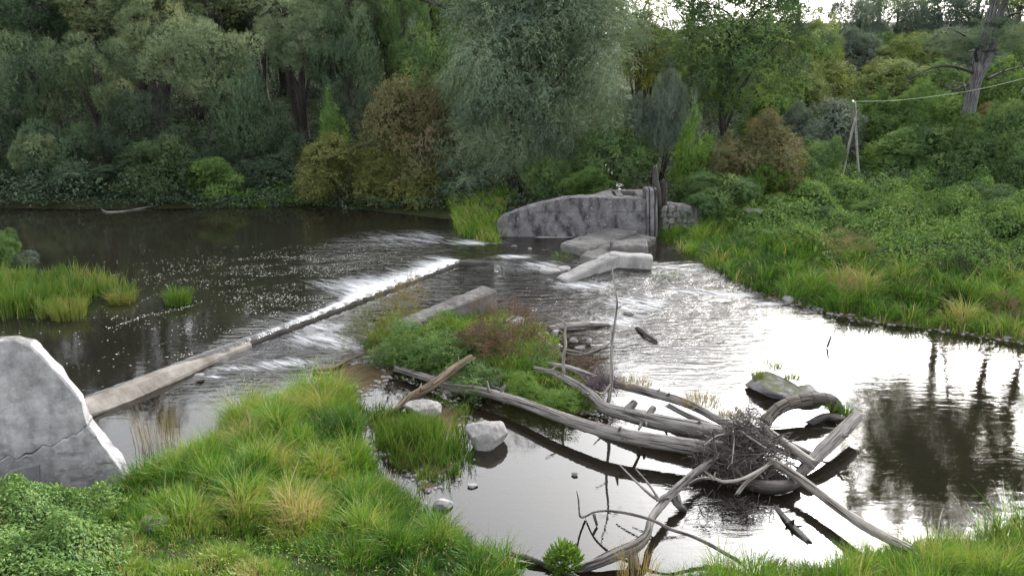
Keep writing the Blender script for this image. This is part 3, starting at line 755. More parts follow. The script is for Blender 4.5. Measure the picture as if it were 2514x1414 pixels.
log('fallen_log', [(1312, 908, .34), (1360, 918, .36), (1410, 942, .36), (1450, 970, .34), (1485, 1002, .3), (1540, 1018, .32), (1610, 1036, .34), (1690, 1050, .36), (1780, 1066, .36)], [10, 12, 14, 17, 21, 23, 23], 'bleached', 'thick bent grey log curving down behind the long smooth log', 'log', g, 22, .18, 6,
    stubs=[([(1538, 1012, .36), (1560, 985, .56)], [13, 8]), ([(1590, 1022, .4), (1605, 1000, .52)], [10, 8])])
log('fallen_log', [(1330, 893, .34), (1400, 905, .38), (1470, 930, .36), (1540, 950, .34), (1600, 965, .34), (1670, 985, .34), (1740, 1018, .34), (1810, 1052, .34)], [8, 9, 11, 12, 13, 12, 11], 'bleached', 'split grey log farthest back in the jam with dry grass along its top', 'log', g, 14, .26, 8)
log('fallen_log', [(1640, 995, .28), (1700, 1025, .26), (1760, 1052, .28), (1820, 1075, .3)], [7, 8, 9], 'bleached', 'slim splintered pole lying between the two back logs of the jam', 'log', g, 10, .25, 9)
log('fallen_log', [(1888, 1128, .42), (1930, 1152, .36), (1985, 1190, .32), (2040, 1232, .3), (2090, 1268, .3), (2150, 1305, .34), (2240, 1352, .5)], [11, 12, 13, 14, 15, 15], 'pale_wood', 'long whitish log running from the twig heap to the grassy near bank', 'log', g, 22, .13, 11)
log('fallen_log', [(1868, 1040, .42), (1910, 1075, .4), (1950, 1105, .36), (2000, 1140, .3)], [8, 11, 13, 13], 'pale_wood', 'pale stripped log leaning out of the twig heap towards the tilted log', 'log', g, 14, .14, 13)
log('fallen_log', [(2104, 1022, .42), (2070, 1056, .38), (2025, 1100, .3), (1985, 1142, .18), (1955, 1172, .04)], [18, 20, 20, 18, 13], 'bleached', 'thick sawn log tilted up out of the bright pool beside the curved timber', 'log', g, 22, .1, 15, jag=.02)
# curved banded timber: ring segments
t = empty('curved_timber', P(1960, 985, .3), 'curved dark timber with cross joints arching out of the bright pool', 'timber')
arc = [(1878, 1042, .12), (1890, 1022, .22), (1910, 1004, .32), (1940, 990, .38), (1975, 982, .40), (2010, 980, .40), (2036, 982, .34), (2050, 996, .2), (2056, 1012, .02)]
pa = catmull([P(*q) for q in arc], 46)
M['curved'] = wood_mat('grey_brown_timber', (.14, .125, .105), (.05, .043, .036), (.24, .22, .19))
for k in range(9):
    i0, i1 = k * 5, k * 5 + 5
    seg = pa[i0:i1 + 1].copy(); d = (seg[1] - seg[0]) * .12; seg[0] = seg[0] + d; d = (seg[-1] - seg[-2]) * .12; seg[-1] = seg[-1] - d
    tb = Tubes(); tb.add(seg, [RPX(seg[0], 14)] * 2, 10, 8, .12, 20 + k, 1.25)
    ob('segment', tb.mesh('segment', M['curved' if k < 5 else 'wet_wood'], origin=t.location), t)
tb = Tubes(); tb.add(pa + np.array([0, .02, -.02]), [RPX(pa[0], 10.5)] * 2, 8, 30, .1, 3)
ob('inner_core', tb.mesh('inner_core', M['wet_wood'], origin=t.location), t)
log('driftwood_board', [(1985, 1040, .03), (2030, 1022, .12), (2070, 1030, .16)], [12, 16, 18], 'wet_wood', 'dark wet slab of wood lying under the arch of the curved timber', 'driftwood', None, 8, .3, 17, flat=.5)
log('driftwood_board', [(1880, 1058, .14), (1940, 1088, .12), (1990, 1112, .1)], [9, 10, 9], 'wet_wood', 'dark wet plank along the back of the pale stripped log', 'driftwood', None, 8, .25, 18, flat=.6)
log('driftwood_board', [(1835, 1188, .1), (1880, 1196, .14), (1925, 1193, .16), (1962, 1176, .16)], [16, 21, 20, 14], 'wet_wood', 'dark rounded trunk section under the front of the twig heap', 'driftwood', None, 12, .2, 19)
# the sunken dead tree near the camera
log('dead_tree', [(1418, 1398, .0), (1460, 1384, .12), (1510, 1362, .2), (1560, 1340, .27), (1588, 1312, .3), (1600, 1272, .3), (1630, 1232, .3), (1665, 1196, .3), (1705, 1160, .3), (1745, 1135, .32)], [13, 15, 17, 17, 12, 11, 12, 12, 11, 9], 'bleached', 'crooked dead tree trunk bending out of the still pool towards the twig heap', 'dead tree', None, 14, .2, 23,
    stubs=[([(1655, 1215, .28), (1668, 1240, .12), (1682, 1252, .02)], [15, 10, 7]), ([(1552, 1350, .2), (1556, 1380, .05), (1560, 1400, -.05)], [13, 14, 14]),
           ([(1640, 1222, .36), (1612, 1224, .4), (1575, 1195, .5), (1520, 1140, .62)], [5, 4, 3, 1.5]), ([(1615, 1222, .4), (1590, 1185, .5), (1560, 1150, .6)], [3, 2.5, 1.2]), ([(1612, 1228, .4), (1650, 1208, .46), (1690, 1196, .5)], [4, 3, 2])])
log('sunken_branch', [(1258, 1360, .1), (1290, 1368, .08), (1330, 1382, .05), (1370, 1402, .0), (1420, 1425, -.05)], [9, 10, 9, 9, 9], 'wet_wood', 'dark wet branch lying in the pool below the yellow green sprout', 'branch', None, 10, .2, 25)
log('bent_branch', [(1440, 1266, .06), (1462, 1256, .26), (1500, 1254, .4), (1550, 1262, .46), (1600, 1276, .48), (1650, 1300, .42), (1700, 1316, .32), (1750, 1340, .2), (1812, 1376, .1)], [2.5, 3, 4, 4.5, 4.5, 5, 5.5, 6], 'twig', 'long thin bent branch arching over the crooked dead tree', 'branch', None, 8, .12, 27,
    stubs=[([(1437, 1268, .04), (1424, 1266, .2), (1420, 1226, .5), (1416, 1206, .62)], [3, 2.5, 2, 1]), ([(1458, 1262, .2), (1466, 1290, .02)], [4, 3])])
log('crooked_branch', [(1690, 1190, .36), (1715, 1176, .46), (1750, 1174, .5), (1780, 1182, .48), (1830, 1172, .52), (1880, 1146, .6)], [4, 4.5, 4.5, 5, 5, 5.5], 'pale_wood', 'pale crooked branch running out of the front of the twig heap', 'branch', None, 8, .12, 29,
    stubs=[([(1752, 1176, .5), (1738, 1162, .6), (1730, 1156, .66)], [4, 3, 2]), ([(1752, 1176, .5), (1756, 1158, .64)], [3, 2])])
log('broken_branch', [(1810, 1212, .2), (1830, 1188, .36), (1858, 1164, .52), (1885, 1142, .62)], [6, 6, 6, 5], 'pale_wood', 'stubby pale branch propped in front of the twig heap', 'branch', None, 8, .14, 31)
g = 'driftwood boards around the islet'
log('driftwood_board', [(770, 908, .06), (810, 904, .1), (850, 886, .12), (888, 870, .14)], [7, 9, 8, 5], 'brown_wood', 'brown forked driftwood at the tip of the islet nearest the weir', 'driftwood', g, 8, .25, 33, flat=.7)
log('driftwood_board', [(890, 881, .12), (920, 874, .16), (955, 866, .18)], [7, 8, 8], 'pale_wood', 'short pale driftwood board beside the weedy islet tip', 'driftwood', g, 6, .1, 34, flat=.6)
log('driftwood_beam', [(1346, 808, .1), (1390, 800, .12), (1440, 797, .1), (1495, 798, .06)], [11, 10, 8, 6], 'pale_wood', 'pale beam jutting from the islet into the riffle', 'driftwood', g, 8, .15, 35)
log('driftwood_board', [(1318, 816, .2), (1336, 834, .16), (1352, 850, .12)], [7, 8, 6], 'pale_wood', 'short pale board on the brown weedy shore of the islet', 'driftwood', g, 6, .1, 36, flat=.6)
log('driftwood_board', [(1566, 806, .04), (1590, 822, .08), (1612, 838, .04)], [6, 6, 4], 'bleached', 'short stick stranded in the riffle beyond the tall dead sapling', 'driftwood', None, 8, .2, 37)
log('driftwood_board', [(1380, 866, .12), (1430, 872, .14), (1490, 850, .16)], [4, 5, 4], 'twig', 'thin fallen pole between the two dead saplings', 'driftwood', None, 8, .2, 38)
log('driftwood_board', [(1385, 858, .1), (1420, 866, .1), (1460, 874, .08)], [4, 5, 4], 'bleached', 'short grey stick lying under the thin fallen pole', 'driftwood', None, 8, .2, 39)
for k, (pp, lb) in enumerate([([(1165, 928, .2), (1200, 945, .2), (1235, 958, .18)], 'grey splinter board behind the long log'), ([(1170, 945, .18), (1205, 958, .2)], 'second grey splinter lying against the long log'),
        ([(1192, 950, .2), (1232, 918, .34)], 'thin brown stick propped slantwise behind the long log'), ([(1240, 790, .4), (1262, 776, .45)], 'short pink grey stick in the brown weeds')]):
    log('driftwood_splinter', pp, [6, 5], 'bleached' if k != 2 else 'brown_wood', lb, 'driftwood', g, 6, .2, 41 + k, flat=.6)
log('stranded_branch', [(248, 512, .3), (262, 520, .25), (300, 519, .24), (350, 511, .26), (382, 505, .34)], [1.6, 2, 2, 2, 1.4], 'bleached', 'thin pale branch lying at the dark far water edge', 'branch', None, 6, .2, 47)
log('submerged_stick', [(2040, 826, .3), (2032, 850, .05)], [2.5, 3], 'wet_wood', 'tiny dark stick poking up from the brightest water', 'stick', None, 6, .2, 48)
log('floating_stick', [(1566, 1167, .01), (1586, 1166, .02)], [3, 3], 'wet_wood', 'short dark stick floating in the bright pool near the dead tree', 'stick', None, 6, .2, 49)
log('sunken_pole', [(1900, 1240, -.02), (1940, 1285, .03), (1985, 1330, .0)], [9, 12, 10], 'wet_wood', 'dark sunken pole just awash between the twig heap and near bank', 'log', None, 8, .3, 50, flat=.5)
# standing dead saplings
def vertical(name, pts, Yv, rpx, mat, label, cat, stubs=(), seed=1):
    p3 = [PY(a, b, Yv) for a, b in pts]; o0 = p3[0]
    r = empty(name, o0, label, cat)
    tb = Tubes(); tb.add(p3, [RPX(q, k) for q, k in zip(p3, np.interp(np.linspace(0, 1, len(p3)), np.linspace(0, 1, len(rpx)), rpx))], 8, 8 * len(p3), .14, seed)
    ob('stem', tb.mesh('stem', M[mat], origin=o0), r)
    for k, (sp, sr) in enumerate(stubs):
        tb = Tubes(); q = [PY(a, b, Yv + dy) for a, b, dy in sp]
        tb.add(q, [RPX(q[0], sr[0]), RPX(q[0], sr[-1])], 6, 5 * len(q), .1, seed + k)
        ob('branch', tb.mesh('branch', M[mat], origin=o0), r)
    return r
Y1 = P(1384, 918, .3)[1]
vertical('dead_sapling', [(1384, 922), (1383, 880), (1388, 850), (1387, 815), (1390, 792)], Y1, [4, 3.8, 3.4, 2.6], 'pale_wood', 'short dead standing sapling with a bent side arm above the log jam', 'dead sapling',
         [([(1390, 796, 0), (1375, 785, -.1), (1345, 776, -.2)], [3, 1.5]), ([(1387, 820, 0), (1375, 812, 0), (1358, 800, .1)], [2, 1])], 3)
Y2 = P(1500, 985, .3)[1]
vertical('dead_sapling', [(1490, 1000), (1497, 970), (1502, 930), (1501, 870), (1505, 820), (1513, 770), (1514, 735), (1507, 690), (1502, 655)], Y2, [5.5, 4.6, 3.8, 3.2, 2.8, 2.2, 1.6], 'pale_wood', 'tall thin dead standing sapling rising from the log jam', 'dead sapling',
         [([(1502, 940, 0), (1480, 965, -.1), (1462, 960, -.2)], [3, 1.5]), ([(1513, 760, 0), (1530, 748, 0), (1552, 745, .2)], [1.6, .8]), ([(1512, 740, 0), (1490, 725, .1)], [1.5, .7]), ([(1503, 840, 0), (1488, 826, 0), (1476, 822, 0)], [1.8, .8]), ([(1510, 700, 0), (1520, 690, 0)], [1.5, .7])], 4)
# purple-brown fine brush caught at the foot of the sapling, and the big twig heap
def twig_cloud(center, ext, n, ln, rad, seed, curl=.4, flatz=1.0, sides=4):
    rng = np.random.default_rng(seed); tb = Tubes()
    for k in range(n):
        d = unit(rng.normal(size=3)) * np.array([1, 1, flatz]); r = rng.uniform(0, 1) ** .5
        c = np.asarray(center) + d * r * np.asarray(ext)
        ax = unit(rng.normal(size=3) * np.array([1, 1, .55])); bx = unit(np.cross(ax, rng.normal(size=3)))
        L = ln * rng.uniform(.4, 1.3)
        tb.add([c - ax * L / 2, c - ax * L * .15 + bx * L * curl * rng.uniform(-.3, .3), c + ax * L * .2 + bx * L * curl * rng.uniform(-.4, .4), c + ax * L / 2], [rad * rng.uniform(.6, 1.6), rad * .4], sides, 6, 0, k)
    return tb
t = empty('twig_heap', P(1820, 1130, .05), 'conical heap of tangled twigs and roots caught on the log jam', 'twig heap')
hc = np.array(P(1818, 1105, .45))
me = rock_mesh('heap_core', (.72, .55, .48), 77, M['wet_wood'], 0, 4, 1.1)
ob('heap_core', me, t, Vector(hc + [0, 0, -.2]) - t.location)
tb = twig_cloud(hc + [0, 0, -.12], (.92, .64, .40), 900, .70, .0075, 5)
tb2 = twig_cloud(hc + [.08, .1, .35], (.40, .34, .52), 420, .5, .006, 6)
tb3 = twig_cloud(hc + [-.05, -.22, -.30], (.95, .5, .16), 300, .5, .006, 7)
tb2.V += tb3.V; tb2.G += tb3.G; tb2.Q += [q + tb2.n for q in tb3.Q]; tb2.n += tb3.n
tb.V += tb2.V; tb.G += tb2.G; tb.Q += [q + tb.n for q in tb2.Q]
o = ob('twigs', tb.mesh('twigs', M['twig'], origin=t.location), t); o['kind'] = 'stuff'
rng = np.random.default_rng(9)
for k in range(22):                                   # thicker sticks one can pick out
    a = rng.uniform(0, 2 * math.pi); c = hc + np.array([math.cos(a) * rng.uniform(.2, .8), math.sin(a) * rng.uniform(.15, .5), rng.uniform(-.2, .45)])
    ax = unit(np.array([math.cos(a + rng.normal(0, .8)), math.sin(a) * .8, rng.normal(-.25, .45)])); L = rng.uniform(.35, .8)
    tb = Tubes(); tb.add([c - ax * L / 2, c + rng.normal(0, .04, 3), c + ax * L / 2 + rng.normal(0, .05, 3)], [rng.uniform(.014, .026), .009], 6, 8, .15, k)
    ob('stick', tb.mesh('stick', M['pale_wood' if k % 3 == 0 else 'twig'], origin=t.location), t)
t = empty('brush_tangle', P(1475, 955, .3), 'fine purplish brush tangle caught round the foot of the tall dead sapling', 'brush')
M['brush'] = wood_mat('purple_brush', (.16, .12, .13), (.06, .045, .05), (.27, .22, .235), 6, 30)
tb = twig_cloud(np.array(P(1472, 940, .4)), (.5, .42, .22), 240, .5, .006, 15)
o = ob('twigs', tb.mesh('twigs', M['brush'], origin=t.location), t); o['kind'] = 'stuff'
t = empty('brush_tangle', P(1430, 895, .3), 'low brown brush tangle behind the bent log between the dead saplings', 'brush')
tb = twig_cloud(np.array(P(1432, 893, .3)), (.55, .5, .15), 160, .6, .006, 16)
o = ob('twigs', tb.mesh('twigs', M['brown_wood'], origin=t.location), t); o['kind'] = 'stuff'
# half-drowned brush in front of the twig heap
t = empty('drowned_brush', P(1800, 1240, .0), 'pale half drowned brush trailing in the water before the twig heap', 'brush')
tb = twig_cloud(np.array(P(1800, 1250, .03)), (.75, .38, .05), 130, .5, .005, 17, .5, .3)
o = ob('twigs', tb.mesh('twigs', M['twig'], origin=t.location), t); o['kind'] = 'stuff'

# ------------------------------------------------------------------ foliage builders
def leaf_quads(pos, nrm, axis_, L, Wd, fold=.12):
    nrm = unit(nrm); axis_ = unit(axis_ - nrm * np.sum(axis_ * nrm, -1, keepdims=True))
    b = np.cross(nrm, axis_)
    L = np.asarray(L)[:, None]; Wd = np.asarray(Wd)[:, None]
    mid = pos + axis_ * L * .45 - nrm * L * fold
    V = np.stack([pos, mid + b * Wd / 2, pos + axis_ * L, mid - b * Wd / 2], 1).reshape(-1, 3)
    Q = np.arange(len(pos) * 4).reshape(-1, 4)
    return V, Q
def crown_mesh(name, seed, n=20000, lobes=26, lobe_r=.36, L=.05, Wd=.022, tl=.18, per=9, droop=0.0, gap=.30, squash=.75, conical=0.0, out_bias=.6, shape=.55):
    """leaves set along short twigs that stand out of many leafy lobes"""
    rng = np.random.default_rng(seed)
    d = unit(rng.normal(size=(lobes, 3))); r = rng.uniform(.1, 1, lobes) ** .38
    r = r * (1 - shape * .5 + shape * fbm(d * 1.6 + seed * 4.1, 2))
    c = d * (r * (1 - lobe_r * .8))[:, None]
    c[:, 2] = np.where(c[:, 2] < 0, c[:, 2] * squash, c[:, 2])
    if conical > 0: c[:, :2] *= (1 - conical * (c[:, 2] * .5 + .5))[:, None]
    lr = lobe_r * rng.uniform(.5, 1.3, lobes)
    if conical > 0: lr = lr * (1 - conical * .6 * (c[:, 2] * .5 + .5))
    ltint = rng.uniform(0, 1, lobes)
    m_ = int(n * 1.7 / per)
    li = rng.choice(lobes, m_, p=lr ** 2 / (lr ** 2).sum())
    dr = unit(rng.normal(size=(m_, 3)) + out_bias * unit(c[li] + 1e-3) + np.array([0, 0, .35]))
    wob = fbm(dr * 2.2 + li[:, None] * 7.7, 3)
    rad = lr[li] * (.55 + .7 * wob) * (1 - .40 * rng.uniform(0, 1, m_) ** 2.2)
    st = c[li] + dr * rad[:, None]
    keep = fbm(st * 2.6 + seed * 3, 2) > gap
    st, dr, li = st[keep], dr[keep], li[keep]
    st, dr, li = st[:n // per], dr[:n // per], li[:n // per]
    k = len(st)
    td = unit(dr + rng.normal(0, .5, (k, 3)) + np.array([0, 0, .25 - droop])); ln = tl * rng.uniform(.4, 1.35, k)
    sd = unit(np.cross(td, rng.normal(size=(k, 3))))
    ix = np.repeat(np.arange(k), per); t = np.tile(np.linspace(.05, 1, per), k) + rng.normal(0, .05, k * per)
    sg = np.tile(np.where(np.arange(per) % 2 == 0, 1, -1), k)[:, None]
    pos = st[ix] + td[ix] * (t * ln[ix])[:, None] + np.array([0, 0, -1.0]) * ((.25 + .5 * droop) * t ** 2 * ln[ix])[:, None]
    nrm = unit(dr[ix] * 1.0 + rng.normal(0, .38, (len(ix), 3)) + np.array([0, 0, .3]))
    ax = td[ix] * .7 + sd[ix] * sg * .75 + rng.normal(0, .25, (len(ix), 3)) + np.array([0, 0, -.15 - droop * .8])
    sz = rng.uniform(.65, 1.3, len(ix)) * (1.1 - .35 * t)
    V, Q = leaf_quads(pos, nrm, ax, L * sz, Wd * sz)
    tt = rng.uniform(0, 1, k)
    t_ = np.clip(.42 * ltint[li[ix]] + .26 * tt[ix] + .22 * rng.uniform(0, 1, len(ix)) + .10, 0, 1)
    me = mesh_np(name, V, Q, attrs={'tint': np.repeat(t_, 4)}, smooth=False)
    me.materials.append(None)
    return me
CR = {}
CROWNS = {
    'billow0': dict(seed=1, n=40000, lobes=34, lobe_r=.28, L=.036, Wd=.013, tl=.10, gap=.33, droop=-.45),
    'billow1': dict(seed=2, n=40000, lobes=44, lobe_r=.24, L=.036, Wd=.013, tl=.10, gap=.34, droop=-.45),
    'billow2': dict(seed=3, n=36000, lobes=26, lobe_r=.33, L=.038, Wd=.014, tl=.11, gap=.34, droop=-.45),
    'feather': dict(seed=4, n=56000, lobes=70, lobe_r=.25, L=.046, Wd=.0085, tl=.20, per=12, gap=.37, droop=.45, shape=.8),
    'bush0': dict(seed=5, n=22000, lobes=30, lobe_r=.28, L=.052, Wd=.027, tl=.22, gap=.32),
    'bush1': dict(seed=6, n=22000, lobes=40, lobe_r=.24, L=.050, Wd=.026, tl=.24, gap=.36),
    'spire': dict(seed=7, n=14000, lobes=40, lobe_r=.22, L=.060, Wd=.030, tl=.26, gap=.40, conical=.5, shape=.9),
    'sparse': dict(seed=8, n=22000, lobes=60, lobe_r=.17, L=.032, Wd=.018, tl=.16, gap=.42, squash=.9),
    'sparse1': dict(seed=9, n=20000, lobes=70, lobe_r=.15, L=.032, Wd=.018, tl=.17, gap=.46, squash=.9),
    'weed': dict(seed=10, n=7000, lobes=30, lobe_r=.30, L=.085, Wd=.028, tl=.3, gap=.32),
    'seed': dict(seed=11, n=9000, lobes=60, lobe_r=.20, L=.04, Wd=.014, tl=.34, per=12, gap=.32, out_bias=1.2, droop=-.5),
}
def crown_ob(name, kind, mat, parent, loc):
    if kind not in CR: CR[kind] = crown_mesh('crown_' + kind, **CROWNS[kind])
    o = ob(name, CR[kind], parent, loc)
    o.material_slots[0].link = 'OBJECT'; o.material_slots[0].material = M[mat]
    return o
def tree(name, label, cat, px, py, rx, rz, Yt, kind, mat, group=None, ry=None, trunk_r=None, bark='bark', limbs=7, seed=None, base_px=None, extra=(), stem=True, rotz=None, low=False, grow=1.2):
    """crown fills the photo ellipse (px,py,rx,rz) at distance Yt; trunk stands on the ground below it"""
    seed = seed if seed is not None else int(px * 7 + py * 3 + Yt) & 0xffff
    rng = np.random.default_rng(seed)
    c = np.array(PY(px, py, Yt)); RX, RZ = RPX(c, rx), RPX(c, rz)
    RY = ry or RX * .85
    bx = PY(base_px, py, Yt)[0] if base_px else c[0] + rng.uniform(-.15, .15) * RX
    bz = float(gz(np.array([bx]), np.array([Yt]))[0])
    base = np.array([bx, Yt, bz - .1])
    t = empty(name, base, label, cat, group)
    o = crown_ob('crown', kind, mat, t, Vector(c - base))
    o.scale = (RX * grow, RY * grow, RZ * grow); o.rotation_euler = (0, 0, 0)
    if rotz is None: rotz = rng.uniform(0, 6.28)
    # turn the shape while keeping the ellipse: rotate only when nearly round
    if .8 < RX / RY < 1.25: o.rotation_euler = (0, 0, rotz)
    if low:
        extra = list(extra)
        for q in range(3):
            a_ = rng.uniform(-.3, 3.4); f_ = rng.uniform(.34, .58)
            extra.append((px + math.cos(a_) * rx * .85, py - math.sin(a_) * rz * .8, rx * f_, rz * f_ * rng.uniform(.8, 1.4), ('bush1', 'bush0', 'spire')[q] if kind.startswith('bush') else kind, mat, rng.uniform(-.5, .5)))
    for kk, (ex, ey, erx, erz, ekind, emat, dY) in enumerate(extra):
        ce = np.array(PY(ex, ey, Yt + dY)); q = crown_ob('crown', ekind, emat, t, Vector(ce - base))
        q.scale = (RPX(ce, erx) * 1.2, RPX(ce, erx), RPX(ce, erz) * 1.2); q.rotation_euler = (0, 0, rng.uniform(0, 6.28) if abs(erx / erz - 1) < .3 else 0)
    if stem:
        tb = Tubes()
        top = c + np.array([0, 0, RZ * .45])
        hgt = max(.5, top[2] - base[2])
        r0 = trunk_r or min(.45, .035 * hgt + .03)
        if not low:
            mid = base * .5 + c * .5 + np.array([rng.normal(0, .04 * hgt), 0, 0])
            path = tb.add([base, base * .75 + mid * .25 + rng.normal(0, .02 * hgt, 3), mid, c, top], [r0 * 1.25, r0, r0 * .8, r0 * .5, r0 * .15], 9, 18, .2, seed)
            for k in range(limbs):
                s = path[rng.integers(5, 15)]
                dd = unit(rng.normal(size=3) * np.array([1, .9, .5]) + np.array([0, 0, .25]))
                e = c + dd * np.array([RX, RY, RZ]) * .8
                tb.add([s, s * .6 + e * .4 + np.array([0, 0, .08 * hgt]), e], [r0 * .42, r0 * .25, r0 * .06], 6, 8, .15, k)
        else:
            for k in range(limbs):
                dd = unit(rng.normal(size=3)); e = c + dd * np.array([RX, RY, RZ]) * .75
                s = base + rng.normal(0, .08 * RX, 3) * np.array([1, 1, 0])
                tb.add([s, s * .5 + e * .5 + np.array([0, 0, .1 * hgt]), e], [r0 * .5, r0 * .3, r0 * .08], 6, 8, .1, k)
        ob('trunk' if not low else 'stems', tb.mesh('trunk', M[bark], origin=base), t)
    return t

# ------------------------------------------------------------------ trees: wooded slope on the far left bank
g = 'willows massed on the dark far bank'
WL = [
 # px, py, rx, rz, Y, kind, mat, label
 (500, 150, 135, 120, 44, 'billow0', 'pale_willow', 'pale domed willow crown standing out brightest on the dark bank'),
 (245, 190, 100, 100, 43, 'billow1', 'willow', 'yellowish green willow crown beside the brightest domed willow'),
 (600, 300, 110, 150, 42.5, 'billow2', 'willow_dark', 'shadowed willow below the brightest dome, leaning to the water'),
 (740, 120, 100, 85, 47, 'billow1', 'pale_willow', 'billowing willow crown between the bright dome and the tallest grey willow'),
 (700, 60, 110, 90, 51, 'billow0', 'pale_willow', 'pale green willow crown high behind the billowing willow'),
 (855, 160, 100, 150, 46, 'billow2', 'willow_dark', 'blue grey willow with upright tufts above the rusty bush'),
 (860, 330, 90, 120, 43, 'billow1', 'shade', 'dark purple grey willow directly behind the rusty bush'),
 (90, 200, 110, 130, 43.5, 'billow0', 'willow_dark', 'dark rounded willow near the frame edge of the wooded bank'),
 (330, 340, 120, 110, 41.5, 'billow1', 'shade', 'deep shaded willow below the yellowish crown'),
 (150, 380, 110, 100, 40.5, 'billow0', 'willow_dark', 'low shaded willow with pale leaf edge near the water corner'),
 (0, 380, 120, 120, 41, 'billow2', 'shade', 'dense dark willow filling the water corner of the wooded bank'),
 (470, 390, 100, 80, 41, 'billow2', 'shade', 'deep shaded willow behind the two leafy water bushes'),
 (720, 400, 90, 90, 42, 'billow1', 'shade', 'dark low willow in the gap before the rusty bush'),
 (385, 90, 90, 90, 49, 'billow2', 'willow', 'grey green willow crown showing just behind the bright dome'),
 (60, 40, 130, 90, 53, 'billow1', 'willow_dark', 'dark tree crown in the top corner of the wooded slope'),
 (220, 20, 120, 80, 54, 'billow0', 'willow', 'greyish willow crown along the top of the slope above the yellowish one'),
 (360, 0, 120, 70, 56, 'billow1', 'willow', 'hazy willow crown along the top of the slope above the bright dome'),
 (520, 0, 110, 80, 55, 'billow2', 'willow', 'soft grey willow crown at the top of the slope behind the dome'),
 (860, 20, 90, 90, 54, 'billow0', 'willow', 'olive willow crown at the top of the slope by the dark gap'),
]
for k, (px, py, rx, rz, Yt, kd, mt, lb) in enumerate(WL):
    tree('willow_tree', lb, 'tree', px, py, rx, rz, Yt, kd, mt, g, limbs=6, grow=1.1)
g = 'tall trees on the slope reaching above the frame'
for k, (px, top, rx, Yt, mt) in enumerate([(-140, 21, 190, 52, 'willow_dark'), (40, 23, 190, 60, 'willow_dark'), (250, 23, 180, 59, 'willow_dark'), (430, 20.5, 170, 61, 'willow'), (610, 19, 170, 60, 'willow_dark'), (790, 20, 170, 60, 'willow'), (960, 20, 140, 58, 'deep'), (1100, 18, 150, 57, 'deep')]):
    c = PY(px, 0, Yt)
    pyc = CY - FPX * math.tan(math.atan2((top - 7) - H, Yt) + PITCH)
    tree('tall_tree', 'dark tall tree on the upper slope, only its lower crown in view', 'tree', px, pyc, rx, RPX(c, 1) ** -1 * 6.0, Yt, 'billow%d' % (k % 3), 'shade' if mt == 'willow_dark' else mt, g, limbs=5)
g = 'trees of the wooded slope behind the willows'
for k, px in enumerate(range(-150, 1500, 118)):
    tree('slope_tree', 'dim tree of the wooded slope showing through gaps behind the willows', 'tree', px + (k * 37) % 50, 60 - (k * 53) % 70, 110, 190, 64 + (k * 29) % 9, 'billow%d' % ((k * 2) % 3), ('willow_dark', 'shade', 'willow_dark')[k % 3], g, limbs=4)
tree('dark_tree', 'dark blue green tree in the gap between the willows and the tallest grey willow', 'tree', 990, 80, 60, 130, 50, 'billow1', 'deep', limbs=5)
tree('dead_shrub', 'bare pale forked shrub in front of the dark blue green tree', 'shrub', 1020, 120, 26, 70, 46, 'sparse1', 'grey', trunk_r=.07, bark='grey_bark', limbs=10)
tree('green_tree', 'mid green leafy tree behind the rusty bush beside the dark gap', 'tree', 1050, 190, 90, 110, 45, 'bush1', 'deep', limbs=5)

# water-side bushes of the far bank
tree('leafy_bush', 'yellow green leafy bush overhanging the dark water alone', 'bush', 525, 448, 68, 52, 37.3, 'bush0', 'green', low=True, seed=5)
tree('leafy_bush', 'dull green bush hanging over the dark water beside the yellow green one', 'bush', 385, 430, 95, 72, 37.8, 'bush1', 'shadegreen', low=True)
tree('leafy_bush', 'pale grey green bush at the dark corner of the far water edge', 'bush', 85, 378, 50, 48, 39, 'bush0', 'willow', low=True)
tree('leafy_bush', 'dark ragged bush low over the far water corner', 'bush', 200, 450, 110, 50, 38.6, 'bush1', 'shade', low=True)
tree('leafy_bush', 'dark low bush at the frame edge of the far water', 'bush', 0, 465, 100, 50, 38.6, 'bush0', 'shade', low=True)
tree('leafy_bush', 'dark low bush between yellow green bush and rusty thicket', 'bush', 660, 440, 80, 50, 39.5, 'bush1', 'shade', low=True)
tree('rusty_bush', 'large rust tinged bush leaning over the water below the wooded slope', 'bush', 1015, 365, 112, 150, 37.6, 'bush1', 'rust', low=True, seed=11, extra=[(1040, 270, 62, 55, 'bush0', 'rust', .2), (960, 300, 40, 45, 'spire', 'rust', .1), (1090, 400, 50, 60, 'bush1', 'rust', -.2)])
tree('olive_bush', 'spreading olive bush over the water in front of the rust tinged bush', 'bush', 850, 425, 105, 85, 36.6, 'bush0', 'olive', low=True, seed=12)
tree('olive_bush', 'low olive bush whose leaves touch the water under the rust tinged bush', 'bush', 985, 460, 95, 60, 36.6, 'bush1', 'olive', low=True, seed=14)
tree('slender_sapling', 'slim yellow green sapling rising behind the spreading olive bush', 'sapling', 818, 300, 40, 75, 39, 'spire', 'green', trunk_r=.05, limbs=4)
tree('grey_bush', 'dull grey green bush by the water at the foot of the tallest willow', 'bush', 1140, 440, 80, 60, 36.8, 'bush0', 'feather', low=True)
